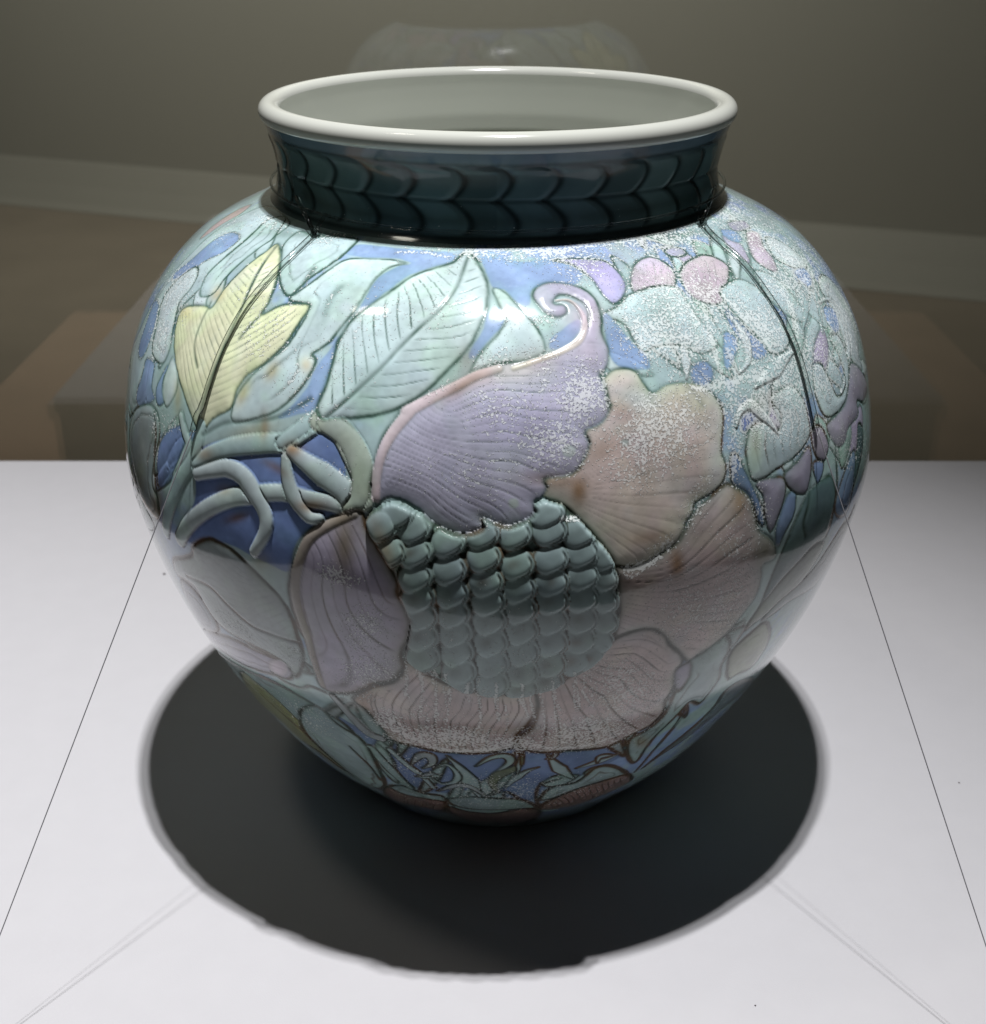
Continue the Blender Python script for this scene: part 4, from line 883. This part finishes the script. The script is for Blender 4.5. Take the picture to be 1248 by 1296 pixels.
SN = sid[ii, jj].ravel()
neck = grid_mesh('neck', XN, NN, SNN, cn, kn, QN[SN == 0], GLAZE, vase)
neck['label'] = 'dark blue green neck with a carved leaf braid'
for s in range(1, NSC * 2 + 1):
    sel = QN[SN == s]
    if len(sel): grid_mesh('leaf_scale', XN, NN, SNN, cn, kn, sel, GLAZE, neck)

def lathe(name, prof, mat, parent, seg=256):
    vs = []; fs = []; n = len(prof)
    for i, (r, z) in enumerate(prof):
        for k in range(seg):
            t = 2 * math.pi * k / seg; vs.append((r * U * math.sin(t), -r * U * math.cos(t), z * U))
    for i in range(n - 1):
        for k in range(seg):
            l = (k + 1) % seg; fs.append((i * seg + k, i * seg + l, (i + 1) * seg + l, (i + 1) * seg + k))
    me = bpy.data.meshes.new(name); me.from_pydata(vs, [], fs)
    me.polygons.foreach_set('use_smooth', [True] * len(fs))
    return link_mesh(name, me, mat, parent)
rim = [(.9845, 3.1415)] + [(.955 + .045 * math.cos(t), 3.172 + .043 * math.sin(t)) for t in np.linspace(-0.75, math.pi - 0.25, 26)]
rim_o = lathe('rim', rim, PORCELAIN, vase); rim_o['label'] = 'rounded white rim of the vase mouth'
zi = np.linspace(3.178, 2.80, 30); zb = np.linspace(2.79, 0.10, 60)
inner = [(np.interp(z, [2.80, 2.86, 2.93, 3.0, 3.08, 3.14, 3.1826], [.93, .866, .862, .872, .891, .904, .9114]), z) for z in zi] + [(float(spline(ZK, RK, np.array([z]))[0]) - .075, z) for z in zb if z < 2.74] + [(0.001, .10)]
lathe('interior', [(.9114, 3.1826)] + inner, INNER, vase)
lathe('foot', [(RT[-1], 0.0), (RT[-1] - .02, -0.0), (.0005, 0.004)][0:1] + [(RT[-1] - .03, 0.004), (.001, 0.006)], PORCELAIN, vase)

# ------------------------------------------------------------------ museum tethers: clear tubing over the shoulder, nylon line to the plinth
def on_body(u, v, off):
    X, Y, Z = hit_body(u, v); th = math.atan2(X, -Y); t = float(np.interp(Z, ZD[::-1], TD[::-1]))
    h = float(np.interp(th, TH_F, Hh[min(NT - 1, int(t / TMAX * (NT - 1)))]))
    R_ = math.hypot(X, Y); nr = float(np.interp(t, TT, nR)); nz = float(np.interp(t, TT, nZ))
    k = (R_ + nr * (off + max(h, 0))) / R_
    return np.array([X * k, Y * k, Z + nz * (off + max(h, 0))])
def r_at(z):
    return float(np.interp(z, ZD[::-1], RD[::-1])) if 0 <= z <= 2.815 else 0.0
def taut(p0, p1, n=60):
    P = np.linspace(p0, p1, n)
    for _ in range(400):
        P[1:-1] = 0.5 * (P[:-2] + P[2:])
        for i in range(1, n - 1):
            rr = math.hypot(P[i, 0], P[i, 1]); need = r_at(P[i, 2]) + 0.022
            if rr < need: P[i, :2] *= need / rr
    return P
def tether(label, path, anchor_px, knot_px):
    root = empty('nylon_tether'); tag(root, label, 'tether', 'clear tethers holding the vase')
    pts = [on_body(u, v, 0.014) for u, v in smooth(path, False, 4)]
    for _ in range(3): pts = [pts[0]] + [(pts[i - 1] + pts[i] * 2 + pts[i + 1]) / 4 for i in range(1, len(pts) - 1)] + [pts[-1]]
    tube('clear_tubing', [p * U for p in pts], 0.0115 * U, PLASTIC, root, 12)
    end = pts[-1]; A = hit_plane(*anchor_px, 0.004)
    line = taut(end, A)
    tube('thread', [p * U for p in line], 0.0022 * U, THREAD, root, 6)
    return pts[0]
LP = px(('A', (1040, 290), (950, 380), (850, 470), (760, 575), (685, 670), (620, 780), (560, 900), (505, 1050), (455, 1200)), ('F', (432, 100), (408, 190)))
RP = px(('E', (150, 230), (220, 310), (300, 375), (380, 450), (450, 540), (520, 640), (580, 740), (630, 850), (665, 950), (695, 1060), (722, 1170), (742, 1260)), ('T', (735, 800)))
k1 = tether('clear tether running over the cream leaf to the plinth', LP, (-70, 1366), None)
k2 = tether('clear tether running over the frosted crystalline leaves to the plinth', RP, (1310, 1387), None)
# loop round the foot of the neck with two knots
loop = []
for k in range(96):
    th = 2 * math.pi * k / 96
    z = 2.862 + 0.035 * (1 - math.cos(th)) / 2 + 0.003 * math.sin(3 * th)
    r = float(neck_r(np.array([z]))[0]) + 0.030
    loop.append((r * math.sin(th) * U, -r * math.cos(th) * U, z * U))
lo = empty('neck_loop'); tag(lo, 'clear thread loop tied round the dark neck of the vase', 'tether')
tube('loop_thread', loop, 0.006 * U, PLASTIC, lo, 8, True)
for kp in (k1, k2):
    p = Vector(kp) * U
    th = math.atan2(kp[0], -kp[1]); z = 2.87; r = float(neck_r(np.array([z]))[0]) + 0.03
    e = Vector((r * math.sin(th) * U, -r * math.cos(th) * U, z * U))
    th2 = th + (0.22 if th > 0 else -0.22)
    e2 = Vector(((r - .006) * math.sin(th2) * U, -(r - .006) * math.cos(th2) * U, 2.90 * U))
    tube('tie_strand', [p, (p + e) / 2 + Vector((0, -.0006, .0006)), e], 0.007 * U, PLASTIC, lo, 8)
    mid_ = (p + e2) / 2; k_ = 1.0; mid_ = Vector((mid_.x * k_, mid_.y * k_, mid_.z))
    tube('tie_strand', [p, mid_, e2], 0.009 * U, PLASTIC, lo, 8)
    bm = bmesh.new(); bmesh.ops.create_icosphere(bm, subdivisions=2, radius=0.019 * U)
    for v in bm.verts: v.co *= 1 + 0.25 * math.sin(v.co.x * 4000) * math.cos(v.co.z * 3500)
    me = bpy.data.meshes.new('knot'); bm.to_mesh(me); bm.free()
    o = link_mesh('knot', me, PLASTIC, lo); o.location = p

# specks on the white board
SPK = plain('dark_lint', (0.06, 0.05, 0.05), 0.8)
for (u, v, s, lab) in ((208, 727, 0.0085, 'dark speck on the board beside the tether that crosses the cream leaf'), (1214, 991, 0.004, 'tiny speck on the board beyond the tether over the frosted leaves'),
                       (956, 1273, 0.0035, 'tiny speck on the board in front of the vase shadow')):
    p = hit_plane(u, v, 0.0) * U
    bm = bmesh.new(); bmesh.ops.create_icosphere(bm, subdivisions=2, radius=s * U)
    for w in bm.verts: w.co = Vector((w.co.x * (1 + 0.3 * math.sin(9000 * w.co.y)), w.co.y, w.co.z * 0.6))
    me = bpy.data.meshes.new('dust_speck'); bm.to_mesh(me); bm.free()
    o = link_mesh('dust_speck', me, SPK); o.location = (p[0], p[1], s * U * 0.5)
    tag(o, lab, 'speck', 'specks on the white board')
